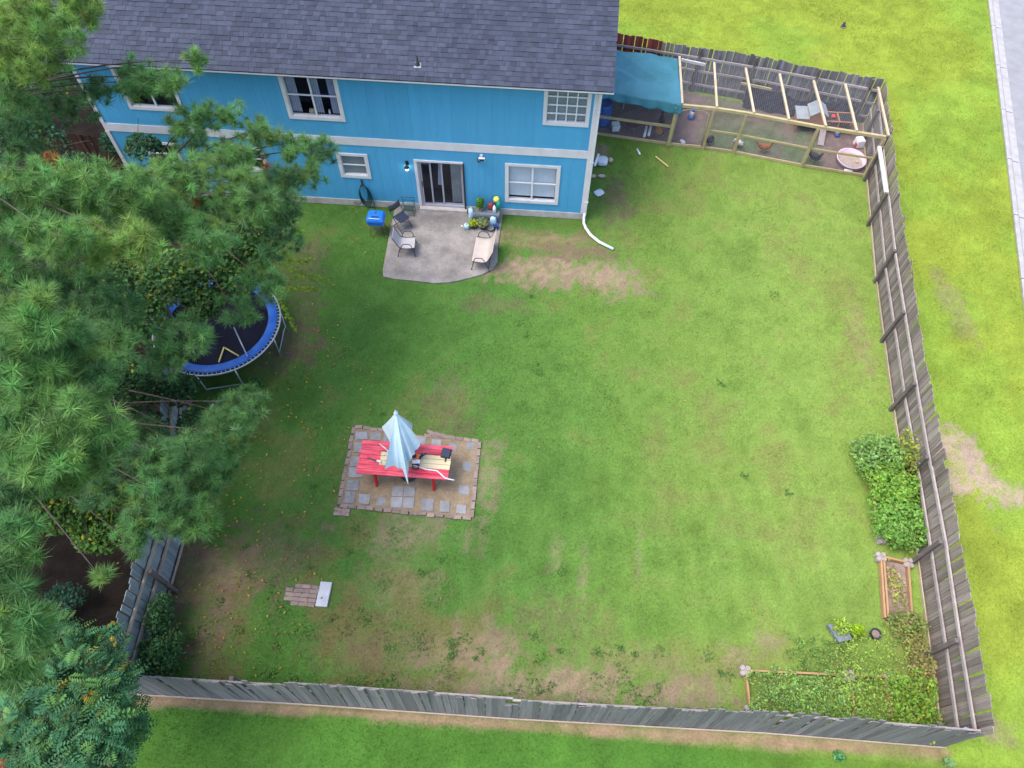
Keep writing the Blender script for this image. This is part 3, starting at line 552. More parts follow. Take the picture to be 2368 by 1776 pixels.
for i in range(6):
    a0 = .12 + .016 * i; b0 = .36 + .02 * i; yy = YW - .045 - .012 * i
    co.tube([(-6.10 + a0 * math.sin(k / 20 * 6.283) + .01 * i, yy - .01 * math.sin(k), .96 - b0 + b0 * math.cos(k / 20 * 6.283)) for k in range(21)], .011, 6, cap=False)
co.tube([(-6.0, YW - .1, .9), (-5.86, YW - .06, .5), (-5.82, YW - .05, .15), (-5.84, YW - .2, .015), (-6.0, YW - .5, .01)], .011, 6)
co.tube([(-6.2, YW - .1, .25), (-6.35, YW - .08, .10), (-6.5, YW - .1, .22)], .011, 6)
co.build('coil', M['hose'], hs, smooth=True)

# ------------------------------------------------------------------ fences
def picket_mesh(name, m, w=.1425, t=.016, seed=0):
    e = .011; mb = MB()
    poly = [(-w / 2, 0), (w / 2, 0), (w / 2, 1 - e), (w / 2 - .02, 1), (-w / 2 + .02, 1), (-w / 2, 1 - e)]
    n = len(poly); vs = [(a, -t / 2, b) for a, b in poly] + [(a, t / 2, b) for a, b in poly]
    mb.add(vs, [tuple(range(n)), tuple(range(2 * n - 1, n - 1, -1))] + [((i + 1) % n, i, n + i, n + (i + 1) % n) for i in range(n)])
    return mb.mesh(name, m)
def fence(name, label, pts, pm, side, rails, railmat, posts, hfun, rside=None, postmat=None, post_h=1.42, pitch=.144, matfun=None, bottom=None, seed=1, leanf=None):
    rs = random.Random(seed); pts = [np.array(p, float) for p in pts]
    root = thing(name, label, 'fence', (pts[0][0], pts[0][1], 0))
    segs = [(pts[i], pts[i + 1]) for i in range(len(pts) - 1)]; S = 0
    meshes = {k: picket_mesh('picket', M[k]) for k in (pm if isinstance(pm, (list, tuple)) else [pm])}
    first = list(meshes)[0]; i = 0; dist = 0
    rside = -side if rside is None else rside
    for a_, b_ in segs:
        d = b_ - a_; Ln = np.linalg.norm(d); d /= Ln; nrm = np.array((-d[1], d[0])); az = math.atan2(d[1], d[0])
        k = int(round(Ln / pitch))
        for q in range(k):
            s = (q + .5) * Ln / k; pos = a_ + d * s + nrm * side * (.028 + rs.uniform(-.004, .006)); h = hfun(dist + s, i, rs); i += 1
            if h <= 0: continue
            mk = matfun(dist + s, rs) if matfun else first
            ln = leanf(dist + s) if leanf else 0
            inst('picket', meshes[mk], root, (pos[0], pos[1], -.02), (rs.gauss(0, .012) + ln, rs.gauss(0, .012), az + rs.gauss(0, .02)), (rs.uniform(.97, 1.0), 1, h))
        nb = max(1, int(round(Ln / 2.4)))
        for zr in rails:
            for j in range(nb):
                p0 = a_ + d * (Ln * j / nb) + nrm * rside * .04; p1 = a_ + d * (Ln * (j + 1) / nb) + nrm * rside * .04; j0, j1 = rs.uniform(-.025, .025), rs.uniform(-.025, .025)
                sh_ = nrm * (-(leanf(dist + Ln / 2) if leanf else 0) * zr); MB().bar((p0[0] + sh_[0], p0[1] + sh_[1], zr + j0), (p1[0] + sh_[0], p1[1] + sh_[1], zr + j1), .04, .085).build('rail', railmat, root)
        if bottom:
            p0 = a_ + d * .0 + nrm * bottom[1] * .052; p1 = b_ + nrm * bottom[1] * .052
            MB().bar((p0[0], p0[1], .03), (p1[0], p1[1], .03), .025, .08).build('kick_board', bottom[0], root)
        dist += Ln
    for (px_, py_) in posts:
        MB().box((px_, py_, post_h / 2 - .05), (.09, .09, post_h + .1), (rs.gauss(0, .01), rs.gauss(0, .01), .1)).build('post', postmat or M['post'], root)
    return root
def h_right(s, i, rs):
    h = 1.84 + .03 * math.sin(i / 6.) + rs.uniform(-.015, .015)
    if i in (96, 99): h += .16
    if i in (86, 58): h += .08
    if rs.random() < .05: h += rs.uniform(.03, .07)
    return h
RP = [(9.36, 2.52), (9.77, 6.45), (10.11, 10.7), (10.61, 15.8), (11.27, 20.76), (11.70, 23.75)]
posts_r = [(10.80, 18.33), (10.52, 15.80), (10.25, 13.42), (10.00, 11.00), (9.80, 8.80), (9.58, 6.58), (9.38, 4.36), (11.12, 20.6), (11.40, 22.6)]
fence('picket_fence', 'long weathered wooden fence along the street side of the yard, rails facing in', RP, 'grey_wood', -1, (1.30, .68), M['rail'], posts_r, h_right, bottom=(M['rail_tan'], 1), seed=4)
def h_back(s, i, rs):
    p = int(s / 2.4); h = 1.80 + [.03, .05, -.02, .06, .0, .02, .05, -.04, .02, .0][p % 10] + .02 * math.sin(i * .9) + rs.uniform(-.015, .015)
    if i in (58, 59): h = 1.35
    if 22 <= i <= 25: h -= .07
    if i in (14,): h -= .10
    if rs.random() < .1: h -= rs.uniform(.02, .06)
    if i > 110 and i % 6 == 0: h += .07
    return h
BP = [(-8.5, 2.20), (-4.6, 2.29), (0.0, 2.35), (5.5, 2.49), (9.34, 2.50)]
fence('picket_fence', 'weathered back fence, its grey darkened as shade, at the bottom of the yard, smooth side out', BP, 'shaded_wood', -1, (1.45, .9, .3), M['rail'], [(x_, 2.20 + .0168 * (x_ + 8.5) + .17) for x_ in (-8.2, -5.8, -3.4, -1.0, 1.4, 3.8, 6.2, 8.6)], h_back, bottom=(M['rail_tan'], -1), seed=5, leanf=lambda s: -.05 + .015 * math.sin(s * .8))
h_l = lambda s, i, rs: 1.84 + .02 * math.sin(i) + rs.uniform(-.02, .02)
LP = [(-8.28, 2.35), (-8.46, 5.7), (-9.45, 9.4), (-11.6, 13.4), (-13.2, 16.5)]
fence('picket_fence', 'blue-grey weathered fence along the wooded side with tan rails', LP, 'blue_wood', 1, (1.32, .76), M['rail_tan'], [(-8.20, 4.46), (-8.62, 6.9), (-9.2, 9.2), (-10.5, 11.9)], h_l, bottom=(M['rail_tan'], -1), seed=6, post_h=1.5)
h_u = lambda s, i, rs: 1.80 + .03 * math.sin(i / 5.) + rs.uniform(-.02, .02)
UP = [(1.30, 26.0), (3.9, 25.52), (7.9, 24.72), (11.72, 23.80)]
def um(s, rs): return 'red_wood' if s < 2.62 else ('grey_wood' if s < 3.1 else 'run_wood')
fence('picket_fence', 'weathered fence behind the chicken run with a run of red-stained boards', UP, ['run_wood', 'red_wood', 'grey_wood'], 1, (1.38, .88, .34), M['rail'], [(5.3, 25.18), (7.3, 24.78), (9.5, 24.25), (11.3, 23.82)], h_u, seed=7, matfun=um, post_h=1.8)
# stained fence at the far side of the house, half hidden by the pines
h_s = lambda s, i, rs: 1.75 + rs.uniform(-.02, .02)
fence('picket_fence', 'short red-brown board fence beside the left corner of the house', [(-17.2, 18.6), (-14.1, 18.4)], 'brown_wood', -1, (1.3, .5), M['rail_tan'], [], h_s, seed=8, rside=1)
# white gutter section resting on the fence rail
MBg = MB(); MBg.bar((11.03, 20.62, 1.40), (10.80, 18.36, 1.40), .11, .07); tag(MBg.build('gutter_length', M['white'], loc=(10.9, 19.5, 1.36)), 'loose white gutter length lying along the top fence rail', 'gutter')
# ------------------------------------------------------------------ patio
po = [(-5.13, 17.78), (-5.13, 16.81), (-5.09, 15.81), (-5.06, 14.95), (-5.0, 14.70), (-4.65, 14.62), (-4.03, 14.60), (-3.37, 14.56), (-2.9, 14.62), (-2.53, 14.75), (-1.89, 15.04), (-1.58, 15.30), (-1.46, 15.66), (-1.50, 16.1), (-1.49, 16.8), (-1.47, 17.78)]
tag(MB().prism(po, -.1, .03).build('patio', M['concrete'], bevel=.012), kind='structure')
# ------------------------------------------------------------------ paved square under the table
pad = thing('paved_square', 'square of grey pavers edged with pinkish bricks under the red table', 'paving', (-3.1, 8.05, 0))
MB().prism([(-4.83, 9.22), (-1.40, 9.07), (-1.40, 6.88), (-4.78, 6.96)], -.06, .012).build('soil_bed', mat('straw_soil', (.27, .20, .13), (.18, .14, .085), scale=5, var=.35, vscale=50, rough=1, world=True), pad)
PV = [[(-4.782, 9.094), (-4.453, 9.121), (-4.41, 8.894), (-4.735, 8.856)], [(-4.383, 9.09), (-4.065, 9.116), (-4.067, 8.886), (-4.345, 8.887)], [(-4.739, 8.771), (-4.5, 8.786), (-4.48, 8.492), (-4.703, 8.477)],
      [(-4.74, 8.345), (-4.35, 8.361), (-4.33, 8.08), (-4.72, 8.06)], [(-4.73, 8.02), (-4.36, 8.03), (-4.33, 7.76), (-4.70, 7.74)], [(-4.704, 7.648), (-4.399, 7.673), (-4.374, 7.385), (-4.676, 7.361)], [(-4.692, 7.337), (-4.44, 7.332), (-4.42, 7.019), (-4.666, 7.012)], [(-4.335, 7.289), (-4.031, 7.302), (-4.019, 7.02), (-4.292, 7.02)],
      [(-3.508, 7.588), (-3.22, 7.60), (-3.20, 7.31), (-3.49, 7.30)], [(-3.20, 7.60), (-2.916, 7.613), (-2.89, 7.32), (-3.18, 7.31)], [(-3.49, 7.28), (-3.20, 7.29), (-3.18, 7.0), (-3.469, 6.999)], [(-3.18, 7.29), (-2.89, 7.30), (-2.875, 7.01), (-3.16, 7.0)],
      [(-2.706, 7.299), (-2.382, 7.303), (-2.369, 6.97), (-2.673, 6.96)], [(-2.216, 7.273), (-1.962, 7.272), (-1.952, 6.97), (-2.194, 6.965)], [(-1.781, 7.199), (-1.53, 7.2), (-1.52, 6.96), (-1.774, 6.964)], [(-1.72, 9.02), (-1.508, 9.02), (-1.506, 8.807), (-1.718, 8.813)], [(-2.23, 9.0), (-1.965, 8.936), (-1.982, 8.721), (-2.179, 8.776)], [(-2.682, 9.046), (-2.427, 9.04), (-2.407, 8.80), (-2.659, 8.80)], [(-3.105, 9.1), (-2.85, 9.1), (-2.85, 8.86), (-3.075, 8.86)],
      [(-4.0, 9.1), (-3.72, 9.1), (-3.7, 8.84), (-3.98, 8.84)], [(-3.85, 7.25), (-3.62, 7.25), (-3.62, 7.03), (-3.84, 7.02)], [(-1.75, 8.45), (-1.5, 8.4), (-1.52, 8.16), (-1.75, 8.2)], [(-1.78, 7.75), (-1.52, 7.75), (-1.52, 7.5), (-1.78, 7.5)]]
for q, p in enumerate(PV):
    h = .03 + .012 * random.random() if q < 15 else .018
    MB().prism(p[::-1], -.04, h).build('paver', M['paver'], pad)
bm_ = MB().box((0, 0, 0), (.200, .097, .05)).mesh('border_brick', M['brick'])
cr = [(-4.855, 9.25), (-1.386, 9.09), (-1.372, 6.86), (-4.792, 6.94)]
for i in range(4):
    a_, b_ = np.array(cr[i]), np.array(cr[(i + 1) % 4]); d = b_ - a_; Ln = np.linalg.norm(d); d /= Ln; az = math.atan2(d[1], d[0]); k = int((Ln - .1) / .21)
    for j in range(k):
        if i == 0 and 7 <= j <= 8: continue
        p = a_ + d * (.13 + (Ln - .26) * j / (k - 1)); inst('border_brick', bm_, pad, (p[0] + random.gauss(0, .008), p[1] + random.gauss(0, .008), .005 + random.gauss(0, .006)), (random.gauss(0, .03), random.gauss(0, .03), az + random.gauss(0, .05)))
for j in range(4): inst('border_brick', bm_, pad, (-4.78 + .2 * (j % 2), 6.82 - .1 * (j // 2), .0), (0, 0, random.gauss(0, .1)))
for j in range(4): inst('border_brick', bm_, pad, (-2.75 + .2 * j, 9.25 - .04 * j, .0), (0, 0, -.35 + random.gauss(0, .08)))
# ------------------------------------------------------------------ red picnic table
tb = thing('picnic_table', 'red painted plank table with two bare cream boards', 'table', (-3.17, 8.0, 0))
ys_ = [7.53 + .1365 * i for i in range(7)]
for i, yy in enumerate(ys_):
    z = .735 + random.uniform(-.003, .003); A, B = -4.34 + random.uniform(-.015, .015), -2.0 + random.uniform(-.01, .01)
    if i in (2, 3, 4) and i != 4:
        MB().b2((A, yy, z), (-3.80, yy + .128, z + .035)).build('top_plank', M['red_paint'], tb, bevel=.004); MB().b2((-3.795, yy, z + .004), (B, yy + .128, z + .04)).build('bare_plank', M['bare_wood'], tb, bevel=.004)
    elif i == 4:
        MB().b2((A, yy, z), (-3.80, yy + .128, z + .035)).build('top_plank', M['red_paint'], tb, bevel=.004); MB().b2((-3.795, yy, z + .004), (B, yy + .10, z + .04)).build('bare_plank', M['bare_wood'], tb, bevel=.004)
    else: MB().b2((A, yy, z), (B, yy + .128, z + .035)).build('top_plank', M['red_paint'], tb, bevel=.004)
for X in (-3.92, -2.42):
    MB().bar((X, 7.58, 0), (X, 7.72, .73), .045, .11, up=(0, 1, 0)).build('leg', M['red_leg'], tb); MB().bar((X, 8.44, 0), (X, 8.28, .73), .045, .11, up=(0, 1, 0)).build('leg', M['red_leg'], tb)
    MB().b2((X + .03, 7.56, .66), (X + .07, 8.44, .73)).build('cross_bar', M['red_leg'], tb)
# ------------------------------------------------------------------ umbrella
um_ = thing('patio_umbrella', 'half-folded pale blue umbrella standing through the red table', 'umbrella', (-3.15, 8.0, 0))
apex = np.array((-3.20, 8.27, 2.66)); foot = np.array((-3.13, 7.95, 0.02))
MB().tube([foot, foot + (apex - foot) * .5, apex], .022, 10).build('pole', M['pole_white'], um_, smooth=True)
MB().lathe([(.0, .0), (.22, .0), (.22, .04), (.06, .07), (.03, .18), (.0, .18)], (-3.13, 7.95, .015), 20).build('base', M['pot'], um_, smooth=True)
MB().lathe([(.0, .10), (.018, .08), (.02, .03), (.05, .0), (.055, -.04)], apex, 12).build('finial', M['canopy'], um_, smooth=True)
ends = [(-3.670, 8.399, 1.620), (-2.949, 8.557, 1.620), (-2.679, 8.101, 1.600), (-2.849, 7.708, 1.550), (-2.892, 7.154, 1.250), (-3.446, 7.382, 1.500)]
cm_ = MB(); E_ = [np.array(e) for e in ends]; nE = len(E_)
axis = (apex + foot) / 2
for i in range(nE):
    e0, e1 = E_[i], E_[(i + 1) % nE]
    def fn(u, v, e0=e0, e1=e1):
        r0 = apex + (e0 - apex) * v; r1 = apex + (e1 - apex) * v; p = r0 + (r1 - r0) * u
        ax = apex + (foot - apex) * (v * .5); s = math.sin(math.pi * u); sag = .34 * s * v ** 1.2 * (1 if np.linalg.norm(e1 - e0) > .5 else .45)
        p = p + (ax - p) * sag; p = p + (e0 - e1) * .02 * math.sin(u * 12.56) * v; p = p + (ax - p) * (.07 * v * math.sin(u * 12.57 + i)); p[2] += -.16 * s * v * v
        return p
    cm_.grid(fn, 25, 13)
cm_.build('canopy', M['canopy'], um_, smooth=True)
for e in E_: MB().tube([apex - (0, 0, .03), e + (apex - e) * .01], .008, 5).build('rib', M['pole_white'], um_)
# things on the table
st = thing('string_trimmer', 'orange, white and black garden trimmer engine on the red table', 'garden tool', (-2.86, 8.0, .775))
MB().blob((-2.90, 8.06, .86), (.12, .10, .085), 12, 8).build('engine_cover', M['orange'], st, smooth=True)
MB().box((-2.86, 7.93, .84), (.20, .10, .09), (0, 0, .1)).build('fuel_tank', M['white_plastic'], st, bevel=.02)
MB().box((-2.92, 8.03, .945), (.13, .10, .05), (0, 0, .15)).box((-2.76, 8.08, .84), (.05, .16, .06), (0, 0, -.4)).box((-2.86, 7.87, .80), (.19, .05, .05)).build('housing', M['seat_navy'], st, bevel=.012)
MB().tube([(-2.80, 8.04, .86), (-2.70, 8.10, .87), (-2.63, 8.18, .86)], .018, 6).tube([(-2.93, 7.86, .80), (-2.92, 7.76, .81), (-2.84, 7.72, .81), (-2.78, 7.76, .81), (-2.77, 7.86, .80)], .014, 6).build('handle', M['black'], st, smooth=True)
MB().box((-3.02, 8.20, .88), (.22, .09, .10), (0, 0, -.7)).build('top_guard', M['orange'], st, bevel=.02)
MB().tube([(-2.93, 7.85, .80), (-2.60, 7.76, .80), (-2.30, 7.735, .80), (-2.20, 7.66, .80), (-2.07, 7.55, .80), (-1.84, 7.515, .80)], .018, 8).build('shaft', M['pole_white'], st, smooth=True)
hp = thing('pruning_saw', 'slim black saw lying at the left side of the red table', 'saw', (-3.95, 7.92, .772))
MB().add([(-4.13, 7.97, .775), (-3.86, 7.86, .775), (-3.84, 7.92, .775), (-4.12, 7.99, .775), (-4.13, 7.97, .785), (-3.86, 7.86, .785), (-3.84, 7.92, .785), (-4.12, 7.99, .785)], [(3, 2, 1, 0), (4, 5, 6, 7), (0, 1, 5, 4), (1, 2, 6, 5), (2, 3, 7, 6), (3, 0, 4, 7)]).build('blade', M['frame_dark'], hp)
MB().tube([(-3.86, 7.89, .80), (-3.80, 7.885, .81), (-3.74, 7.86, .80)], [.03, .034, .026], 8).build('grip', M['pole_white'], hp, smooth=True)
pc = thing('tool_pouch', 'dark navy pouch with a short strap near the right end of the table', 'pouch', (-2.13, 8.22, .78))
MB().box((-2.135, 8.24, .83), (.25, .27, .09), (0, 0, -.12), taper=.9).build('body', M['seat_navy'], pc, bevel=.02)
MB().box((-2.13, 8.06, .80), (.035, .10, .02)).build('strap', M['black'], pc)
tag(MB().tube([(-3.88, 8.39, .79), (-3.62, 8.20, .79)], .014, 8).tube([(-3.62, 8.20, .79), (-3.72, 8.08, .79)], .010, 6).build('metal_rod', M['pole_white'], loc=(-3.75, 8.3, .78), smooth=True), 'thin pale metal rod on the red table beside the umbrella', 'rod')
# ------------------------------------------------------------------ trampoline
tr = thing('trampoline', 'round trampoline with blue edge pad and black mat under the pines', 'trampoline', (-9.15, 11.8, 0))
TC = (-9.15, 11.8); ring = lambda r, z, n=64: [(TC[0] + r * math.cos(k / n * 6.2832), TC[1] + r * math.sin(k / n * 6.2832), z) for k in range(n + 1)]
MB().tube(ring(1.77, .85), .024, 8, cap=False).build('frame_ring', M['steel'], tr, smooth=True)
MB().lathe([(.001, -.03), (.5, -.025), (1.0, -.012), (1.45, 0)], (TC[0], TC[1], .845), 64).build('jump_mat', M['tramp_mat'], tr, smooth=True)
MB().lathe([(1.43, .0), (1.44, .012), (1.56, .014), (1.68, .006), (1.69, -.012), (1.56, .004), (1.43, .0)], (TC[0], TC[1], .86), 64).build('edge_pad', M['tramp_pad'], tr, smooth=True)
sp = MB()
for k in range(88):
    a_ = k / 88 * 6.2832; c_, s_ = math.cos(a_), math.sin(a_); sp.tube([(TC[0] + 1.44 * c_, TC[1] + 1.44 * s_, .85), (TC[0] + 1.76 * c_, TC[1] + 1.76 * s_, .85)], .011, 4, cap=False)
tag(sp.build('springs', M['pole_white'], tr), kind='stuff')
for a0 in (-75, 5, 95, 180):
    a1, a2 = R(a0 - 17), R(a0 + 17); q = lambda a, r, z: (TC[0] + r * math.cos(a), TC[1] + r * math.sin(a), z)
    MB().tube([q(a1, 1.76, .84), q(a1, 1.73, .06), q(R(a0 - 14), 1.66, .025), q(R(a0 + 14), 1.66, .025), q(a2, 1.73, .06), q(a2, 1.76, .84)], .021, 8).build('leg', M['steel'], tr, smooth=True)
tag(MB().tube([(-8.538, 11.579, 1.050), (-7.954, 10.720, 0.920)], .018, 8).build('net_pole', M['steel'], loc=(-8.281, 11.175, 0.950), smooth=True), 'thin steel pole lying across the trampoline', 'pole')
tag(MB().tube([(-8.689, 10.484, 0.900), (-8.694, 10.983, 0.900), (-8.621, 10.945, 0.900), (-8.205, 10.728, 0.900)], .022, 8).build('foam_strip', M['yellow'], loc=(-8.629, 10.825, 0.880), smooth=True), 'bent yellow foam strip lying on the trampoline mat', 'foam strip')
# ------------------------------------------------------------------ patio furniture
def sling_chair(name, label, width, mseat, loc, rz):
    """sling seat facing +x, width along y"""
    t = thing(name, label, 'chair', (0, 0, 0)); w = width / 2
    prof = [(.24, .36), (.10, .335), (-.08, .325), (-.20, .35), (-.26, .42), (-.34, .60), (-.42, .80)]
    MB().grid(lambda u, v: (np.interp(v, np.linspace(0, 1, 7), [p[0] for p in prof]), (u - .5) * width, np.interp(v, np.linspace(0, 1, 7), [p[1] for p in prof]) - .012 * math.sin(math.pi * u)), 9, 25).build('seat_sling', mseat, t, smooth=True, solid=.006)
    for s in (-1, 1):
        MB().tube([(p[0], s * w, p[1]) for p in prof], .013, 8).build('side_rail', M['frame_dark'], t, smooth=True)
        y = s * (w + .035)
        MB().tube([(.26, y, 0), (.19, y, .30), (.15, y, .50), (.11, y, .55), (0, y, .57), (-.10, y, .555), (-.15, y, .48), (-.20, y, .36), (-.33, y, 0)], .013, 8).build('leg_hoop', M['frame_dark'], t, smooth=True)
        MB().bar((.14, s * w, .345), (.14, y, .345), .02, .02).bar((-.19, s * w, .36), (-.19, y, .36), .02, .02).build('bracket', M['frame_dark'], t)
    MB().tube([(.22, -w - .03, .20), (.22, w + .03, .20)], .011, 8).tube([(-.29, -w - .03, .12), (-.29, w + .03, .12)], .011, 8).build('stretcher', M['frame_dark'], t)
    t.location = loc; t.rotation_euler = (0, 0, rz); return t
sling_chair('patio_chair', 'pale grey sling armchair at the left edge of the patio', .50, M['sling'], (-4.37, 15.86, .03), R(4))
sling_chair('patio_loveseat', 'wide beige sling loveseat at the right edge of the patio', 1.08, M['sling_tan'], (-1.98, 15.76, .03), R(178))
fc = thing('folding_chair', 'black folding chair standing beside the blue grill', 'chair', (0, 0, 0))
MB().prism([(-.20, -.20), (.20, -.19), (.20, .19), (-.20, .20)], .435, .46).build('seat', M['seat_navy'], fc, bevel=.01)
MB().grid(lambda u, v: (-.30 - .05 * v + .04 * math.sin(math.pi * u), (u - .5) * .42, .62 + .20 * v), 9, 4).build('backrest', M['frame_dark'], fc, smooth=True, solid=.015)
for s in (-1, 1):
    MB().tube([(-.36, s * .215, .84), (-.28, s * .215, .60), (.24, s * .215, .0)], .012, 6).build('front_leg', M['frame_dark'], fc); MB().tube([(.12, s * .195, .44), (-.26, s * .195, .0)], .012, 6).build('rear_leg', M['frame_dark'], fc)
MB().tube([(.17, -.215, .08), (.17, .215, .08)], .009, 6).tube([(-.20, -.195, .07), (-.20, .195, .07)], .009, 6).build('stretcher', M['frame_dark'], fc)
fc.location = (-4.72, 16.88, .03); fc.rotation_euler = (0, 0, R(-42))
gs = thing('side_stand', 'small open green metal stand against the wall left of the door', 'stand', (-4.6, 17.52, .03))
for X in (-4.79, -4.42):
    for Y in (17.40, 17.66): MB().tube([(X, Y, .03), (X, Y, .50)], .010, 6).build('leg', M['green_metal'], gs)
for z_, r_ in ((.50, .011), (.05, .009)): MB().tube([(-4.79, 17.40, z_), (-4.42, 17.40, z_), (-4.42, 17.66, z_), (-4.79, 17.66, z_), (-4.79, 17.40, z_)], r_, 6).build('frame_rail', M['green_metal'], gs)
MB().tube([(-4.80, 17.66, .5), (-4.83, 17.66, .62), (-4.38, 17.66, .62), (-4.41, 17.66, .5)], .011, 6).build('handle_bar', M['green_metal'], gs)
sh = MB()
for k in range(7): sh.bar((-4.78, 17.42 + .037 * k, .25), (-4.43, 17.42 + .037 * k, .25), .02, .01)
sh.build('shelf', M['green_metal'], gs)
gl = thing('charcoal_grill', 'square blue lidded charcoal grill on thin legs in the grass', 'grill', (-5.48, 16.58, 0))
rr = lambda hx, hy, n=5, r=.09: [(sx * (hx - r) + r * math.cos(R(a0 + 90 * i / n)), sy * (hy - r) + r * math.sin(R(a0 + 90 * i / n))) for sx, sy, a0 in ((1, 1, 0), (-1, 1, 90), (-1, -1, 180), (1, -1, 270)) for i in range(n + 1)]
def rlid(levels, c, nm, m):
    mb = MB(); n = None; vs = []
    for hx, hy, z, r_ in levels:
        pl = rr(hx, hy, r=r_); n = len(pl); vs += [(c[0] + a, c[1] + b, c[2] + z) for a, b in pl]
    k = len(levels); fs = [(i * n + j, i * n + (j + 1) % n, (i + 1) * n + (j + 1) % n, (i + 1) * n + j) for i in range(k - 1) for j in range(n)] + [tuple(range(n - 1, -1, -1)), tuple((k - 1) * n + j for j in range(n))]
    return mb.add(vs, fs).build(nm, m, gl, smooth=True, bevel=.004)
GCc = (-5.48, 16.60, .62)
rlid([(.27, .23, 0, .07), (.295, .25, .02, .08), (.295, .25, .05, .08), (.285, .24, .10, .09), (.24, .20, .17, .09), (.20, .16, .185, .08)], GCc, 'lid', M['grill_blue'])
rlid([(.20, .16, -.18, .06), (.26, .22, -.12, .07), (.28, .235, -.01, .08)], GCc, 'bowl', M['grill_blue'])
MB().tube([(-5.58, 16.49, .80), (-5.58, 16.46, .845), (-5.36, 16.46, .845), (-5.36, 16.49, .80)], .014, 6).build('handle', M['frame_dark'], gl); MB().lathe([(.0, .012), (.04, .01), (.04, 0)], (-5.48, 16.68, .806), 12).build('vent', M['frame_dark'], gl)
for sx in (-1, 1):
    for sy in (-1, 1): MB().tube([(-5.48 + sx * .17, 16.60 + sy * .13, .47), (-5.48 + sx * .23, 16.60 + sy * .19, 0)], .012, 6).build('leg', M['frame_dark'], gl)
rk = MB()
for k in range(6): rk.tube([(-5.66, 16.46 + .05 * k, .16), (-5.30, 16.46 + .05 * k, .16)], .006, 4)
rk.build('lower_rack', M['frame_dark'], gl)
# ------------------------------------------------------------------ foliage makers
def leaf_quads(pts, size, cols, r, up=.6, ratio=.6):
    n = len(pts); nr = r.normal(0, 1, (n, 3)); nr[:, 2] = np.abs(nr[:, 2]) + up * 1.5; nr /= np.linalg.norm(nr, axis=1)[:, None]
    t = r.normal(0, 1, (n, 3)); t -= nr * (t * nr).sum(1)[:, None]; t /= np.linalg.norm(t, axis=1)[:, None]; b = np.cross(nr, t)
    s = (size * r.uniform(.6, 1.3, n))[:, None]
    V = np.stack([pts - t * s, pts + b * s * ratio - nr * s * .15, pts + t * s, pts - b * s * ratio - nr * s * .15], 1).reshape(-1, 3)
    return V, np.repeat(cols, 4, 0)
def shades(n, r, base, spread=.35, alt=None, palt=.0):
    c = np.array(base) * r.uniform(1 - spread, 1 + spread, (n, 1)) * (1 + r.normal(0, .08, (n, 3)))
    if alt is not None: k = r.random(n) < palt; c[k] = np.array(alt) * r.uniform(.7, 1.2, (k.sum(), 1))
    return np.clip(c, .003, .8)
def bush(name, label, cat, center, radii, n, size, base, seed, parent=None, part='foliage', alt=None, palt=0., stems=8, group=None, box=False):
    r = np.random.default_rng(seed); root = parent or thing(name, label, cat, (center[0], center[1], 0), group)
    if box: p = r.uniform(-1, 1, (n, 3)); p[:, 2] = r.beta(2.2, 1.2, n) * 2 - 1
    else: p = r.normal(0, 1, (n, 3)); p /= np.linalg.norm(p, axis=1)[:, None]; p *= (r.random((n, 1)) ** .45)
    p = p * np.array(radii) * (1 + .25 * np.sin(p[:, :1] * 7 + seed) * np.cos(p[:, 1:2] * 6)) + np.array(center); p[:, 2] = np.maximum(p[:, 2], .02)
    cl = shades(n, r, np.array(base) * C(1.5, 1.35, 1.1), .4, alt, palt) * (.8 + .5 * fbm(p[:, 0], p[:, 1], 3., 3, seed))[:, None]
    V, cc = leaf_quads(p, size, cl, r); npmesh(part, V, np.arange(len(V)).reshape(-1, 4), M['leaf'], root, cc, 4)
    if stems:
        mb = MB()
        for k in range(stems):
            q = p[r.integers(n)]; mb.tube([(center[0] + (q[0] - center[0]) * .6, center[1] + (q[1] - center[1]) * .6, max(q[2] - .3, 0)), q - (0, 0, .03)], [.008, .004], 4)
        tag(mb.build('stems', M['twig'], root), kind='stuff')
    return root
def pot(name, label, c, r0, h, m, plant=None, cat='pot', group=None, seed=1, npl=120, ps=.05, base=(.05, .14, .03), ph=.25):
    t = thing(name, label, cat, c, group)
    MB().lathe([(.0, 0), (r0 * .72, 0), (r0, h), (r0 * 1.06, h), (r0 * 1.06, h - .03), (r0 * .92, h - .03), (.0, h - .04)], c, 16).build('pot', m, t, smooth=False)
    MB().lathe([(r0 * .9, h - .035), (.001, h - .02)], c, 12).build('soil', M['soil'], t)
    if plant: bush(None, None, None, (c[0], c[1], c[2] + h + ph * .5), (r0 * 1.35, r0 * 1.35, ph * .75), npl, ps, base, seed, parent=t, part='plant', stems=5)
    return t
# ------------------------------------------------------------------ clutter right of the door
sb_ = thing('plant_bench', 'low grey bench by the wall right of the door carrying a potted plant', 'bench', (-2.1, 17.45, .03))
MB().b2((-2.36, 17.30, .36), (-1.55, 17.66, .40)).build('top', M['grey_plastic'], sb_)
for X in (-2.32, -1.60):
    for Y in (17.34, 17.62): MB().b2((X - .02, Y - .02, .03), (X + .02, Y + .02, .36)).build('leg', M['grey_plastic'], sb_)
MB().b2((-2.36, 17.285, .26), (-1.55, 17.299, .37)).build('apron', M['grey_plastic'], sb_)
pot('potted_plant', 'leafy green plant in a brown pot on the bench by the wall', (-2.20, 17.52, .40), .10, .14, M['terracotta'], True, 'plant', seed=31, npl=220, ps=.05, base=(.07, .20, .035), ph=.30)
pot('potted_plant', 'bright lime plant in a dark pot on the patio beside the watering can', (-2.38, 17.06, .03), .12, .16, M['pot'], True, 'plant', seed=32, npl=160, ps=.035, base=(.24, .34, .02), ph=.14)
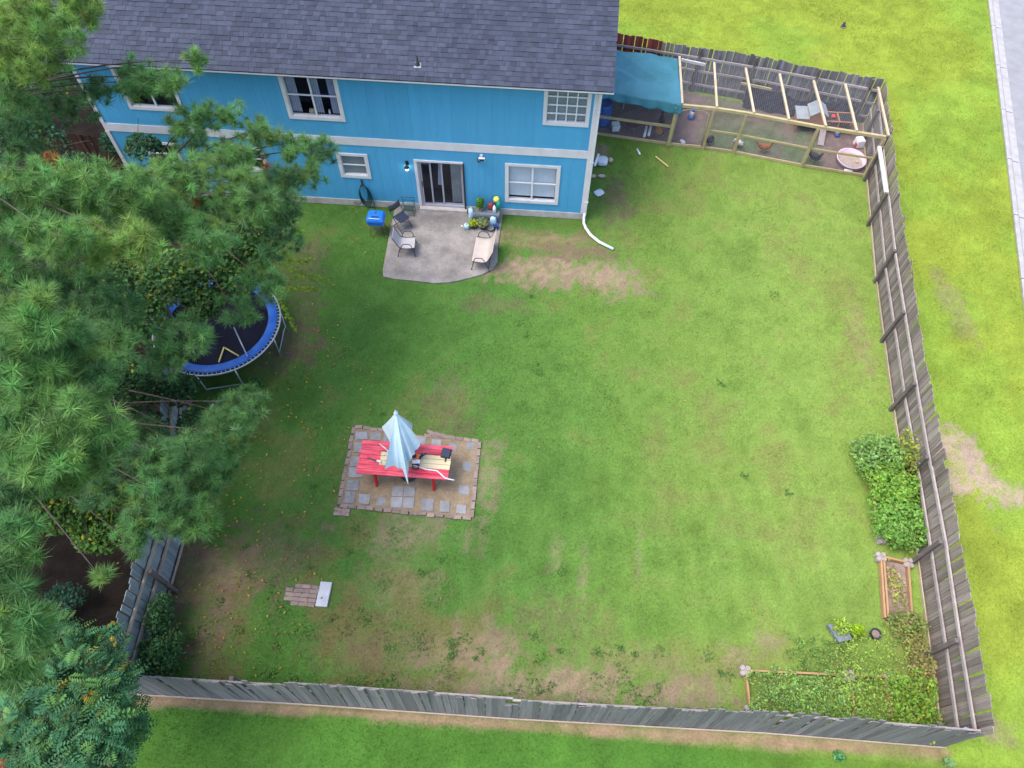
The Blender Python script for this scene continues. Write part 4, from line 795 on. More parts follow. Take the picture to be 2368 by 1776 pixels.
pot('potted_plant', 'grey-green bushy plant in a dark pot in front of the plant bench', (-2.06, 17.06, .03), .14, .18, M['pot'], True, 'plant', seed=33, npl=260, ps=.05, base=(.15, .20, .11), ph=.16)
pot('plant_pot', 'empty brown-grey pot beside the loveseat end of the patio', (-1.80, 16.98, .03), .11, .13, M['grey_plastic'], None)
wc = thing('watering_can', 'mint green watering can with white spout on the patio', 'watering can', (-2.62, 16.98, .03))
MB().lathe([(.0, 0), (.09, 0), (.095, .16), (.07, .20), (.03, .21)], (-2.60, 16.99, .03), 16).build('body', M['mint'], wc, smooth=True); MB().tube([(-2.66, 16.93, .10), (-2.74, 16.88, .24)], [.02, .015], 8).lathe([(.012, 0), (.035, .03), (.0, .035)], (-2.745, 16.875, .235), 10).build('spout', M['white_plastic'], wc, smooth=True); MB().tube([(-2.58, 17.06, .08), (-2.55, 17.13, .17), (-2.58, 17.06, .25), (-2.62, 16.98, .24)], .011, 6).build('handle', M['mint'], wc, smooth=True)
def bag(name, label, c, size, m, seed, rz=0):
    mb = MB().blob((0, 0, 0), (.5, .5, .5), 14, 10, .03, seed); vs = []
    for v in mb.v:
        v = np.array(v); v = np.sign(v) * np.abs(v / .5) ** .6 * .5; v = v * np.array(size); v = v @ rotm(0, 0, rz).T; vs.append(tuple(v + np.array(c) + (0, 0, size[2] / 2)))
    mb.v = vs; return tag(mb.build(name, m, smooth=True, loc=c), label, 'bag')
bag('soil_bag', 'tall white and light blue soil bag leaning by the door', (-2.50, 17.42, .03), (.17, .24, .50), M['bag_blue'], 1, .3)
bag('soil_bag', 'light blue bag with crumpled top under the bench end', (-1.74, 17.20, .03), (.22, .16, .38), M['bag_blue'], 2, -.2)
bag('soil_bag', 'dark red bag behind the bench next to the wall', (-1.86, 17.58, .40), (.20, .14, .26), mat('maroon_bag', (.32, .06, .075), (.2, .03, .05), scale=8, rough=.5), 3)
tag(MB().lathe([(.0, 0), (.055, 0), (.058, .20), (.03, .24), (.02, .29), (.0, .29)], (-1.72, 17.45, .40), 14).build('white_jug', M['white_plastic'], loc=(-1.72, 17.45, .40), smooth=True), 'white plastic jug on the right end of the plant bench', 'jug')
tag(MB().lathe([(.0, 0), (.07, 0), (.075, .26), (.05, .34), (.0, .34)], (-1.60, 17.60, .40), 14).build('green_bottle', M['green_plastic'], loc=(-1.60, 17.60, .4), smooth=True), 'green plastic sprayer bottle by the wall behind the jug', 'bottle')
tag(MB().lathe([(.0, .0), (.085, .0), (.10, .05), (.09, .11), (.04, .13), (.0, .13)], (-1.67, 17.66, .72), 16).lathe([(.10, .04), (.105, .05), (.10, .06)], (-1.67, 17.66, .72), 16).build('yellow_tub', M['yellow_plastic'], loc=(-1.67, 17.66, .72), smooth=True), 'round yellow tub on top of the clutter beside the door', 'tub')
tag(MB().b2((-1.77, 17.58, .40), (-1.57, 17.74, .42)).b2((-1.77, 17.72, .42), (-1.57, 17.745, .72)).b2((-1.77, 17.58, .70), (-1.57, 17.745, .719)).build('small_shelf', M['grey_plastic'], loc=(-1.67, 17.66, .4)), 'small grey shelf on the bench holding the yellow tub', 'shelf')
tag(MB().lathe([(.0, 0), (.075, 0), (.09, .17), (.095, .17), (.095, .19), (.08, .19), (.075, .03), (.0, .03)], (-1.64, 17.06, .03), 16).build('blue_bucket', M['navy_plastic'], loc=(-1.64, 17.06, .03), smooth=True), 'small navy bucket at the back corner of the loveseat', 'bucket')
# ------------------------------------------------------------------ rubbish heap by the right corner of the house
bag('plastic_bag', 'crumpled silvery plastic bag by the right corner of the house', (1.857, 20.660, 0.000), (.40, .42, .22), M['bag_white'], 5)
tag(MB().tube([(1.572, 20.220, 0.250), (1.701, 20.805, 0.270)], .045, 10).build('plastic_tube', M['white_plastic'], loc=(1.650, 20.585, 0.200), smooth=True), 'short white tube resting on the crumpled bag', 'tube')
tag(MB().blob(np.array((2.157, 20.788, 0.070)), (.10, .10, .08), 12, 8, .02, 3).build('stone', M['stone'], loc=(2.166, 20.874, 0.000), smooth=True), 'round tan stone right of the crumpled plastic bag', 'stone')
tag(MB().blob(np.array((1.841, 19.949, 0.040)), (.14, .08, .06), 12, 8, .05, 4).build('stone', M['stone'], loc=(1.846, 19.996, 0.000), smooth=True), 'flat tan stone below the crumpled plastic bag', 'stone')
tag(MB().blob(np.array((1.553, 19.923, 0.040)), (.10, .08, .05), 12, 8, .05, 6).build('stone', M['stone'], loc=(1.556, 19.970, 0.000), smooth=True), 'small tan stone against the downspout', 'stone')
bag('plastic_bag', 'torn white plastic sheet lying flat in the grass by the downspout', (1.762, 19.104, 0.000), (.35, .30, .06), M['bag_white'], 8, .7)
tag(MB().tube([(3.121, 21.513, 0.030), (3.224, 21.236, 0.030)], .035, 8).build('pipe_scrap', M['white_plastic'], loc=(3.171, 21.435, 0.000), smooth=True), 'short white pipe scrap lying on the grass below the run', 'pipe')
tag(MB().bar((3.783, 21.168, 0.030), (4.212, 20.670, 0.030), .04, .03).build('wood_stick', M['yellow'], loc=(3.998, 20.966, 0.000)), 'thin yellow stick lying on the grass below the run', 'stick')
# splash block with bricks
sl = MB().b2((-4.81, 4.37, -.02), (-4.53, 4.96, .05)).build('concrete_slab', M['slab'], loc=(-4.67, 4.66, 0), bevel=.01); tag(sl, 'pale oblong concrete slab lying in the lower lawn', 'slab')
bs = thing('brick_patch', 'patch of faded pink bricks left of the pale slab', 'paving', (-5.2, 4.6, 0))
fbm_ = MB().box((0, 0, 0), (.19, .092, .05)).mesh('brick', M['pinkbrick'])
for i in range(4):
    for j in range(5):
        if (i, j) in ((0, 0), (0, 4)): continue
        inst('brick', fbm_, bs, (-5.52 + .195 * i + .02 * random.random(), 4.40 + .105 * j, -.016 + random.gauss(0, .004)), (0, 0, random.gauss(0, .06)))
# ------------------------------------------------------------------ chicken run
cr_ = thing('chicken_run', 'long chicken run framed in new lumber with wire netting along the fence', 'chicken run', (6.2, 22.0, 0))
FR = [(1.32, 22.30), (4.27, 21.91), (5.53, 21.83), (6.62, 21.67), (9.00, 21.15), (11.16, 20.80)]
fyf = lambda x: float(np.interp(x, [p[0] for p in FR], [p[1] for p in FR])); HT = 1.66
for i in range(len(FR) - 1):
    a_, b_ = FR[i], FR[i + 1]; MB().bar((*a_, .04), (*b_, .04), .04, .10).build('bottom_plate', M['pine_lumber'], cr_)
    if i >= 1: MB().bar((*a_, HT), (*b_, HT), .09, .10).build('top_beam', M['pine_lumber'], cr_)
    else: MB().bar((a_[0], a_[1] + .02, HT - .03), (b_[0], b_[1] + .02, HT - .03), .05, .09).build('top_beam', M['pine_lumber'], cr_)
    if i != 1: MB().bar((a_[0], a_[1] + .02, .76), (b_[0], b_[1] + .02, .76), .04, .07 if i else .10).build('mid_rail', M['pine_lumber'], cr_)
for i, p in enumerate(FR[1:]):
    w_ = .12 if i == 0 else .09; MB().b2((p[0] - w_ / 2, p[1] - .06, -.02), (p[0] + w_ / 2, p[1] + .03, HT - .05)).build('post', M['pine_lumber'], cr_)
for (xf, xb, yb) in ((4.42, 4.52, 24.95), (5.60, 5.78, 24.68), (6.85, 6.91, 24.45), (8.00, 8.11, 24.20), (9.20, 9.29, 23.90), (10.20, 10.40, 23.80), (11.22, 11.55, 23.72)):
    MB().bar((xf, fyf(xf) - .02, HT + .085), (xb, yb, 1.56), .075, .06).build('rafter', M['pine_pale'], cr_)
# arched gate between the two posts
MB().tube([(4.36, 21.89, .1), (4.36, 21.89, 1.30), (4.50, 21.88, 1.48), (4.70, 21.87, 1.54), (5.20, 21.84, 1.54), (5.42, 21.83, 1.40), (5.45, 21.83, .1)], .016, 6).build('gate_frame', M['pine_pale'], cr_, smooth=True)
# wire netting
nt_v = []; nt_f = []
def wire(p, q, w=.0022):
    p = np.array(p); q = np.array(q); d = q - p; d /= np.linalg.norm(d); a_ = np.cross(d, (0.3, -.6, .74)); a_ *= w / np.linalg.norm(a_); b = len(nt_v); nt_v.extend([p - a_, p + a_, q + a_, q - a_]); nt_f.append((b, b + 1, b + 2, b + 3))
for x in np.arange(1.35, 11.15, .06): wire((x, fyf(x) + .03, .05), (x, fyf(x) + .03, HT))
for z in np.arange(.1, HT, .06):
    for i in range(len(FR) - 1): wire((FR[i][0], FR[i][1] + .03, z), (FR[i + 1][0], FR[i + 1][1] + .03, z))
bk = lambda x: float(np.interp(x, [1.3, 11.6], [25.9, 23.75]))
for x in np.arange(4.45, 11.2, .07): wire((x, fyf(x), HT + .05), (x + .12, bk(x) - .15, 1.5))
for t in np.linspace(.02, .98, 40): wire((4.45, fyf(4.45) + t * (bk(4.45) - fyf(4.45)), HT + .05 - .15 * t), (11.2, fyf(11.2) + t * (bk(11.2) - fyf(11.2)), HT + .05 - .15 * t))
tag(npmesh('wire_netting', nt_v, nt_f, M['wire'], cr_, k=4), kind='stuff')
tp = MB()
def tarpf(u, v):
    x = 1.30 + (4.44 - 1.30) * u; yb, yf = 25.10 - .14 * (x - 2.0), fyf(x) - .03
    n = float(fbm(np.array([u * 3.1 + v * 1.7]), np.array([v * 2.3 - u]), 1.6, 3, 4)[0]) - .5
    if v < .8:
        t = v / .8; y = yb + (yf - yb) * t; z = 1.62 + .14 * t + .14 * n - .09 * math.sin(math.pi * t) * (.4 + .6 * math.sin(math.pi * u))
        d_ = (u - .25) * .8 - (t - .4); z += .05 * math.exp(-(d_ / .05) ** 2) * math.exp(-((t - .35) / .3) ** 2)
        d_ = (u - .55) * 1.1 - (t - .3); z += .035 * math.exp(-(d_ / .05) ** 2) * math.exp(-((t - .3) / .3) ** 2)
    else:
        t = (v - .8) / .2; drop = .12 + .26 * u; y = yf - .05 * t - .07 * abs(math.sin(u * 17)) * t; z = 1.76 + .14 * n * (1 - t) - drop * t - .03 * math.sin(u * 23) * t
    return (x, y, z)
tp.grid(tarpf, 49, 41); tag(tp.build('tarp', M['tarp'], smooth=True, loc=(2.9, 23.4, 1.6), solid=.004), 'teal blue tarp stretched over the house end of the chicken run', 'tarp')
tag(MB().bar((4.62, 25.0, 1.42), (5.50, 24.78, 1.40), .05, .10).build('gutter_length', M['white'], loc=(5.0, 24.9, 1.4)), 'short white board lying on the fence rail beside the tarp', 'board')
tag(MB().bar((6.9, 24.40, .98), (8.0, 24.16, .96), .05, .09).build('spare_board', M['pine_lumber'], loc=(7.4, 24.3, .95)), 'pale spare board resting on the fence rail inside the run', 'board')
# contents of the run
tag(MB().lathe([(.0, 0), (.26, 0), (.29, .1), (.30, .45), (.29, .80), (.26, .88), (.24, .88), (.24, .86), (.0, .86)], (1.86, 22.95, 0), 22).lathe([(.295, .30), (.31, .32), (.295, .34)], (1.86, 22.95, 0), 22).lathe([(.295, .58), (.31, .60), (.295, .62)], (1.86, 22.95, 0), 22).build('blue_barrel', M['blue_plastic'], loc=(1.86, 22.95, 0), smooth=True), 'tall blue plastic barrel against the house corner in the run', 'barrel')
bk_ = thing('white_bucket', 'square white bucket lying in the run near the blue barrel', 'bucket', (2.33, 22.55, 0))
MB().box((2.33, 22.58, .14), (.26, .26, .26), (R(8), 0, .2), taper=1.12).build('body', M['white_plastic'], bk_, bevel=.02); MB().tube([(2.2, 22.45, .27), (2.33, 22.40, .30), (2.46, 22.47, .27)], .008, 5).build('handle', M['steel'], bk_)
for lab, p, q in (('left of two white tubes lying beside the orange hen', (3.50, 22.80, .05), (3.39, 22.20, .05)), ('right of two white tubes lying beside the orange hen', (3.67, 22.90, .05), (3.56, 22.30, .05))):
    tag(MB().tube([p, q], .05, 10).build('feeder_tube', M['white_plastic'], loc=p, smooth=True), lab, 'tube', 'white feeder tubes in the run')
rs_ = thing('roost_stand', 'low metal roost bar on two feet under the tarp', 'roost', (3.2, 24.0, 0))
for X in (2.66, 3.62): MB().tube([(X, 24.42, .02), (X + .02, 24.15, .30), (X - .02, 23.82, .02)], .018, 6).build('foot', M['steel'], rs_)
MB().tube([(2.62, 24.18, .31), (3.68, 24.08, .31)], .02, 8).build('perch', M['rail_tan'], rs_)
fd = thing('poultry_waterer', 'hanging white and blue waterer in the bay right of the gate post', 'waterer', (5.22, 23.6, 0))
MB().lathe([(.0, .05), (.08, .05), (.085, .28), (.06, .32), (.0, .32)], (5.20, 23.55, .0), 14).build('jar', M['white_plastic'], fd, smooth=True); MB().lathe([(.0, .30), (.10, .30), (.11, .36), (.06, .40), (.0, .40)], (5.22, 23.58, 0), 14).lathe([(.0, 0), (.13, 0), (.14, .05), (.12, .05), (.11, .02), (.0, .02)], (5.20, 23.55, 0), 14).build('base', M['blue_plastic'], fd, smooth=True)
jg = thing('water_jug', 'clear jug with a blue base in the dirt behind the pool', 'jug', (10.55, 23.0, 0))
MB().lathe([(.0, 0), (.10, 0), (.10, .06), (.0, .07)], (10.58, 22.98, 0), 14).build('base', M['blue_plastic'], jg, smooth=True); MB().lathe([(.0, .06), (.085, .07), (.08, .22), (.03, .28), (.0, .28)], (10.55, 23.0, 0), 14).build('jar', M['bag_white'], jg, smooth=True)
wb = thing('nest_box', 'white plastic tub with a red label behind the pink pool', 'tub', (11.25, 22.45, 0))
MB().box((11.25, 22.48, .15), (.30, .34, .30), (0, 0, .2), taper=.9).build('tub', M['white_plastic'], wb, bevel=.03); MB().box((11.10, 22.36, .12), (.02, .12, .14), (0, 0, .2)).build('label', M['red'], wb)
pl = thing('wading_pool', 'pale pink plastic wading pool filled with sand in the run corner', 'pool', (10.80, 21.50, 0))
MB().lathe([(.42, 0), (.46, .03), (.51, .17), (.55, .19), (.565, .17), (.555, .15)], (10.78, 21.52, .0), 40, .92, 1.0).build('rim', M['pink'], pl, smooth=True)
MB().lathe([(.455, .05), (.3, .045), (.001, .05)], (10.78, 21.52, .0), 40, .92, 1.0).build('sand', M['sand'], pl, smooth=True)
tag(MB().blob((11.0, 21.45, .08), (.06, .05, .04), 10, 6, .05, 2).build('scoop', M['bare_wood'], loc=(11.0, 21.45, .05), smooth=True), 'small tan lump on the sand in the pink pool', 'scoop')
tag(MB().add([(10.45, 20.98, .03), (10.75, 20.94, .03), (10.78, 21.03, .05), (10.50, 21.08, .06), (10.6, 21.0, .08)], [(0, 1, 4), (1, 2, 4), (2, 3, 4), (3, 0, 4)]).build('paper_scrap', M['white_plastic'], loc=(10.6, 21.0, 0)), 'crumpled white paper below the pink pool', 'paper')
# hutch
hu = thing('rabbit_hutch', 'small orange-brown wooden hutch with grey felt roof and wire run', 'hutch', (9.6, 23.3, 0))
MB().b2((8.98, 23.05, .28), (9.36, 23.60, .58)).b2((9.36, 23.05, .28), (9.95, 23.62, .74)).build('cabin', M['hutch'], hu, bevel=.006)
MB().add([(8.90, 23.00, .60), (9.36, 23.00, .60), (9.36, 23.68, .66), (8.90, 23.68, .66), (8.90, 23.00, .62), (9.36, 23.00, .62), (9.36, 23.68, .68), (8.90, 23.68, .68)], [(4, 5, 6, 7), (3, 2, 1, 0), (0, 1, 5, 4), (1, 2, 6, 5), (2, 3, 7, 6), (3, 0, 4, 7)]).build('low_roof', M['felt'], hu)
MB().add([(9.33, 22.98, .76), (9.66, 22.98, .98), (10.0, 22.98, .76), (9.33, 23.70, .76), (9.66, 23.70, .98), (10.0, 23.70, .76), (9.33, 22.98, .74), (9.66, 22.98, .96), (10.0, 22.98, .74), (9.33, 23.70, .74), (9.66, 23.70, .96), (10.0, 23.70, .74)], [(0, 1, 4, 3), (1, 2, 5, 4), (9, 10, 7, 6), (10, 11, 8, 7), (6, 7, 1, 0), (7, 8, 2, 1), (3, 4, 10, 9), (4, 5, 11, 10), (0, 3, 9, 6), (8, 11, 5, 2)]).build('gable_roof', M['felt'], hu)
MB().add([(9.36, 23.04, .74), (9.95, 23.04, .74), (9.66, 23.04, .95)], [(0, 1, 2)]).build('gable', M['hutch'], hu)
for X in (9.0, 9.92):
    for Y in (23.07, 23.57): MB().b2((X - .02, Y - .02, 0), (X + .02, Y + .02, .28)).build('leg', M['hutch'], hu)
for (A, B) in (((9.96, 23.10), (11.05, 23.10)), ((9.96, 23.65), (11.05, 23.65)), ((9.96, 23.10), (9.96, 23.65)), ((10.50, 23.10), (10.50, 23.65)), ((11.05, 23.10), (11.05, 23.65))): MB().bar((*A, .50), (*B, .50), .05, .04).build('run_bar', M['hutch'], hu)
for (X, Y) in ((9.98, 23.10), (11.05, 23.10), (11.05, 23.65), (10.5, 23.10), (10.5, 23.65)): MB().b2((X - .02, Y - .02, 0), (X + .02, Y + .02, .48)).build('run_post', M['hutch'], hu)
for (xa, xb) in ((9.985, 10.475), (10.525, 11.025)): MB().b2((xa, 23.125, .497), (xb, 23.625, .503)).build('run_panel', M['screen'], hu)
MB().bar((9.98, 22.98, .26), (9.86, 22.35, .02), .22, .02).build('ramp', M['rail'], hu)
tag(MB().blob((10.28, 23.32, .57), (.08, .08, .07), 14, 10).build('ball', M['red'], loc=(10.28, 23.32, .5), smooth=True), 'bright red ball on the wire top of the hutch', 'ball')
# black sheeting along the back of the run
tag(MB().grid(lambda u, v: (7.2 + 3.9 * u, bk(7.2 + 3.9 * u) - .19 - .05 * math.sin(u * 31) * (1 - v) - .12 * (1 - v), .03 + (.72 + .10 * math.sin(u * 9) + .05 * math.sin(u * 23)) * v), 60, 9).build('plastic_sheet', mat('black_sheet', (.045, .05, .07), (.02, .02, .03), scale=5, rough=.35), loc=(9, 24, 0), smooth=True), 'dark plastic sheet draped along the fence behind the hutch', 'sheet')
# hens
def hen(label, m, loc, rz, s=1.0, peck=False):
    mb = MB()
    sp_ = [(-.21, .30, .012, .02), (-.19, .285, .03, .04), (-.13, .225, .055, .07), (-.07, .20, .085, .095), (.0, .19, .10, .105), (.07, .20, .09, .10), (.12, .225, .065, .085)]
    sp_ += ([(.17, .20, .04, .05), (.21, .14, .03, .035), (.235, .09, .026, .03), (.26, .06, .022, .025), (.285, .04, .006, .008)] if peck else [(.15, .27, .042, .055), (.165, .32, .032, .036), (.18, .36, .03, .033), (.205, .375, .024, .026), (.235, .365, .006, .008)])
    n = 10; vs = []
    for i, (x, z, ry, rz_) in enumerate(sp_):
        q0 = sp_[max(i - 1, 0)]; q1 = sp_[min(i + 1, len(sp_) - 1)]; dx, dz = q1[0] - q0[0], q1[1] - q0[1]; l = math.hypot(dx, dz); nx_, nz_ = -dz / l, dx / l
        for j in range(n):
            t = 6.2832 * j / n; vs.append((x + nx_ * rz_ * math.sin(t), ry * math.cos(t), z + nz_ * rz_ * math.sin(t)))
    k = len(sp_); mb.add(vs, [(i * n + j, i * n + (j + 1) % n, (i + 1) * n + (j + 1) % n, (i + 1) * n + j) for i in range(k - 1) for j in range(n)] + [tuple(range(n - 1, -1, -1)), tuple((k - 1) * n + j for j in range(n))])
    for a_ in (-.3, -.12, .05, .22): mb.add([(-.16, .02 * a_, .25), (-.30, .12 * a_, .36 + .05 * abs(a_)), (-.27, .12 * a_ + .02, .27), (-.18, .03, .20), (-.18, -.03, .20)], [(0, 1, 2, 3), (0, 4, 2, 1)])
    for s_ in (-1, 1): mb.add([(.08, s_ * .09, .24), (.0, s_ * .113, .23), (-.13, s_ * .07, .22), (-.05, s_ * .105, .15), (.05, s_ * .10, .16)], [(0, 1, 4), (1, 3, 4), (1, 2, 3)])
    mb.slot(1); hx, hz = (.25, .085) if peck else (.19, .395); mb.add([(hx - .03, 0, hz), (hx - .025, 0, hz + .025), (hx - .01, 0, hz + .015), (hx, 0, hz + .028), (hx + .012, 0, hz + .01), (hx + .02, 0, hz + .015), (hx + .025, 0, hz - .012), (hx - .0, .006, hz - .01)], [(0, 1, 2, 7), (2, 3, 4, 7), (4, 5, 6, 7)])
    mb.slot(2)
    for s_ in (-1, 1): mb.tube([(.0, s_ * .045, .12), (.01, s_ * .045, .01)], .008, 5).tube([(-.02, s_ * .045, .006), (.05, s_ * .06, .006)], .006, 4).tube([(.01, s_ * .045, .006), (.05, s_ * .03, .006)], .006, 4)
    o = mb.build('hen', [m, M['comb'], M['hen_leg']], smooth=True); o.location = loc; o.rotation_euler = (0, 0, rz); o.scale = (s,) * 3
    return tag(o, label, 'hen')
hen('black hen standing near the white tubes under the mid rail', M['hen_black'], (4.04, 23.0, 0), 1.5, 1.15)
hen('buff orange hen right of the two white tubes', M['hen_orange'], (3.92, 22.36, 0), 1.9, 1.15)
hen('dark maroon hen left of the white tubes', M['hen_maroon'], (2.98, 22.66, 0), .6, 1.2, True)
hen('black hen beside the second lumber post from the gate', M['hen_black'], (5.76, 22.03, 0), .9, 1.1, True)
hen('white hen at the third lumber post of the run', M['hen_white'], (6.80, 22.02, 0), 2.2, 1.0, True)
hen('rust orange hen in the middle of the run front', M['hen_rust'], (7.69, 21.80, 0), -.1, 1.2)
hen('black hen between the last lumber post and the pink pool', M['hen_black'], (9.42, 21.43, 0), -.7, 1.25)
bag('feed_sack', 'small crumpled white sack on the dirt inside the gate', (4.80, 22.07, 0), (.16, .24, .08), M['bag_white'], 12, .5)
# marker out on the verge
mk = thing('meter_marker', 'small dark utility marker standing on the bright lawn beyond the run', 'marker', (12.10, 30.35, 0))
MB().lathe([(.0, .0), (.09, .0), (.09, .06), (.05, .09), (.05, .14), (.06, .17), (.0, .18)], (12.10, 30.35, 0), 12).build('stub', M['frame_dark'], mk, smooth=True); MB().lathe([(.13, 0), (.13, .02), (.0, .025)], (12.10, 30.35, -.01), 14).build('collar', M['soil'], mk)

# ------------------------------------------------------------------ raised beds
def block_mesh():
    mb = MB()
    for sx, sy in ((-1, -1), (1, -1), (1, 1), (-1, 1)): mb.lathe([(.0, 0), (.058, 0), (.062, .02), (.062, .15), (.05, .17), (.0, .165)], (sx * .06, sy * .06, 0), 12)
    mb.b2((-.09, -.09, .0), (.09, .09, .135)); return mb.mesh('corner_block', M['block'])
BLK = block_mesh()
def bed(label, corners, boards, soil, name='raised_bed'):
    t = thing(name, label, 'raised bed', (sum(p[0] for p in corners) / len(corners), sum(p[1] for p in corners) / len(corners), 0))
    for p in corners: inst('corner_block', BLK, t, (p[0], p[1], -.01), (0, 0, random.gauss(0, .08)))
    for a_, b_ in boards: MB().bar((*a_, .08), (*b_, .08), .045, .14).build('side_board', M['orange_wood'], t)
    if soil: MB().prism(soil, -.03, .05).build('soil', M['soil'], t)
    return t
bed('overgrown bed filled with dense bushy greens by the street fence', [(8.93, 9.5), (8.93, 7.1)], [((8.93, 9.4), (8.93, 7.2)), ((8.98, 7.05), (9.5, 7.05))], [(8.95, 7.07), (9.62, 7.07), (9.75, 9.5), (8.95, 9.5)])
bed('half-bare bed with orange boards just below the dense bushy one', [(8.80, 6.62), (9.44, 6.52)], [((8.78, 6.55), (8.58, 5.12)), ((9.42, 6.45), (9.20, 5.05)), ((8.86, 6.62), (9.38, 6.53)), ((8.84, 6.5), (8.66, 5.15))], [(8.64, 5.10), (9.18, 5.05), (9.38, 6.48), (8.84, 6.58)])
bed('weedy bed with orange boards in the bottom right corner', [(5.18, 3.68), (7.50, 3.76), (8.42, 3.80), (5.20, 2.85), (7.5, 2.85)], [((5.25, 3.69), (7.44, 3.76)), ((5.19, 3.60), (5.20, 2.92)), ((7.50, 3.68), (7.50, 2.92)), ((7.58, 3.76), (8.36, 3.80)), ((8.30, 3.7), (8.30, 2.92))], None)
GR = (.075, .175, .045)
def mound(name, label, center, radii, n, size, base, seed, alt=None, palt=0., cat='plant', **k): return bush(name, label, cat, center, radii, n, size, base, seed, alt=alt, palt=palt, **k)
mound('bushy_vegetable', 'dense leafy upper plant mass of the overgrown bed', (9.22, 9.25, .48), (.74, .62, .48), 3400, .050, (.125, .245, .075), 41, (.30, .42, .25), .05)
mound('bushy_vegetable', 'bright green middle plants of the overgrown bed', (9.28, 8.35, .50), (.64, .74, .48), 3800, .05, (.125, .26, .05), 42, (.22, .34, .06), .12)
mound('bushy_vegetable', 'deep green lower plants of the overgrown bed', (9.24, 7.40, .48), (.64, .70, .48), 3800, .05, (.115, .25, .06), 43, (.2, .33, .06), .08)
mound('climbing_vine', 'yellowish vine climbing the fence rail above the bushy bed', (9.72, 9.2, .8), (.16, .7, .5), 500, .045, (.17, .24, .05), 44, (.3, .3, .08), .2)
mound('bed_seedlings', 'sparse seedlings and straw in the half-bare bed', (9.0, 5.9, .12), (.22, .6, .10), 260, .045, (.22, .27, .07), 45, (.40, .32, .17), .45)
mound('weed_clump', 'tall straggly weeds at the lower end of the half-bare bed', (9.0, 4.95, .25), (.45, .35, .28), 900, .04, (.13, .20, .06), 46, (.28, .24, .10), .3)
mound('weed_clump', 'dry weeds along the fence foot above the corner bed', (9.15, 4.2, .22), (.30, .75, .26), 1000, .038, (.17, .19, .07), 47, (.33, .27, .12), .35)
mound('weed_clump', 'dark grassy weeds filling the left part of the corner bed', (6.35, 3.22, .20), (1.12, .50, .20), 3300, .030, (.155, .28, .085), 48, (.13, .28, .12), .12, box=True)
mound('weed_clump', 'broad-leaved weeds in the middle of the corner bed', (7.85, 3.3, .22), (.75, .60, .24), 2000, .031, (.18, .30, .075), 49, (.2, .3, .06), .15, box=True)
mound('weed_clump', 'bright weeds in the very corner of the yard', (8.75, 3.2, .24), (.50, .62, .26), 1400, .042, (.11, .22, .04), 50, (.32, .36, .05), .15, box=True)
mound('weed_clump', 'low creeping weeds between the pots and the corner bed', (8.25, 4.2, .10), (.95, .52, .10), 1300, .027, (.18, .29, .075), 51, (.2, .3, .06), .1, box=True)
mound('weed_clump', 'knee-high grass left of the pots', (7.0, 4.15, .05), (.7, .40, .07), 1100, .030, (.11, .205, .06), 52, box=True)
mound('weed_clump', 'green tuft growing outside the back fence foot', (7.0, 2.1, .12), (.12, .10, .14), 120, .04, (.07, .22, .10), 53)
mound('weed_clump', 'pale weed at the outer corner of the back fence', (9.3, 2.15, .15), (.10, .08, .16), 90, .04, (.15, .28, .14), 54)
gp = thing('planter_box', 'grey-green rectangular planter with yellow-green seedlings above the corner bed', 'planter', (7.45, 4.68, 0))
MB().prism([(7.20, 4.86), (7.40, 4.46), (7.72, 4.56), (7.60, 4.92)][::-1], 0, .16).build('box', M['grey_plastic'], gp, bevel=.015)
bush(None, None, None, (7.48, 4.80, .26), (.24, .2, .14), 260, .035, (.16, .28, .05), 55, parent=gp, part='plant', stems=4, alt=(.45, .46, .06), palt=.2)
pot('potted_plant', 'bright green spiky plant in a small brown pot above the corner bed', (7.80, 4.74, 0), .09, .15, M['terracotta'], True, 'plant', seed=56, npl=260, ps=.05, base=(.17, .30, .02), ph=.26)
pot('plant_pot', 'dark pot with bare soil at the right of the planter', (8.27, 4.72, 0), .12, .20, M['pot'], None)
tag(MB().blob((9.12, 2.62, 1.36), (.07, .05, .06), 8, 6, .12, 3).build('rag', mat('blue_rag', (.25, .28, .55), (.4, .42, .6), scale=12), loc=(9.12, 2.62, 1.3)), 'small blue rag stuffed on the rail at the fence corner', 'rag')
bush('shrub', 'dark green shrub growing in the corner of the back and wooded fences', 'shrub', (-7.85, 3.0, .5), (.45, .55, .55), 1500, .045, (.045, .12, .055), 57, alt=(.1, .2, .05), palt=.06)
bush('shrub', 'scraggly shrub creeping up the wooded fence', 'shrub', (-8.05, 3.75, .7), (.22, .5, .55), 900, .042, (.05, .125, .055), 58)
bush('weed_clump', 'small green weed patch at the trampoline foot', 'plant', (-7.9, 10.4, .05), (.3, .2, .06), 200, .03, (.05, .15, .05), 59)
pv = thing('pvc_frame', 'white pipe frame lying in the weeds below the trampoline', 'frame', (-8.642, 9.419, 0.300))
for a_, b_ in (((-8.758, 9.310, 0.350), (-8.723, 9.465, 0.350)), ((-8.443, 9.295, 0.350), (-8.384, 9.577, 0.350)), ((-9.018, 9.525, 0.350), (-8.384, 9.577, 0.350)), ((-8.758, 9.269, 0.350), (-8.412, 9.270, 0.350))): MB().tube([a_, b_], .022, 8).build('pipe', M['white_plastic'], pv, smooth=True)
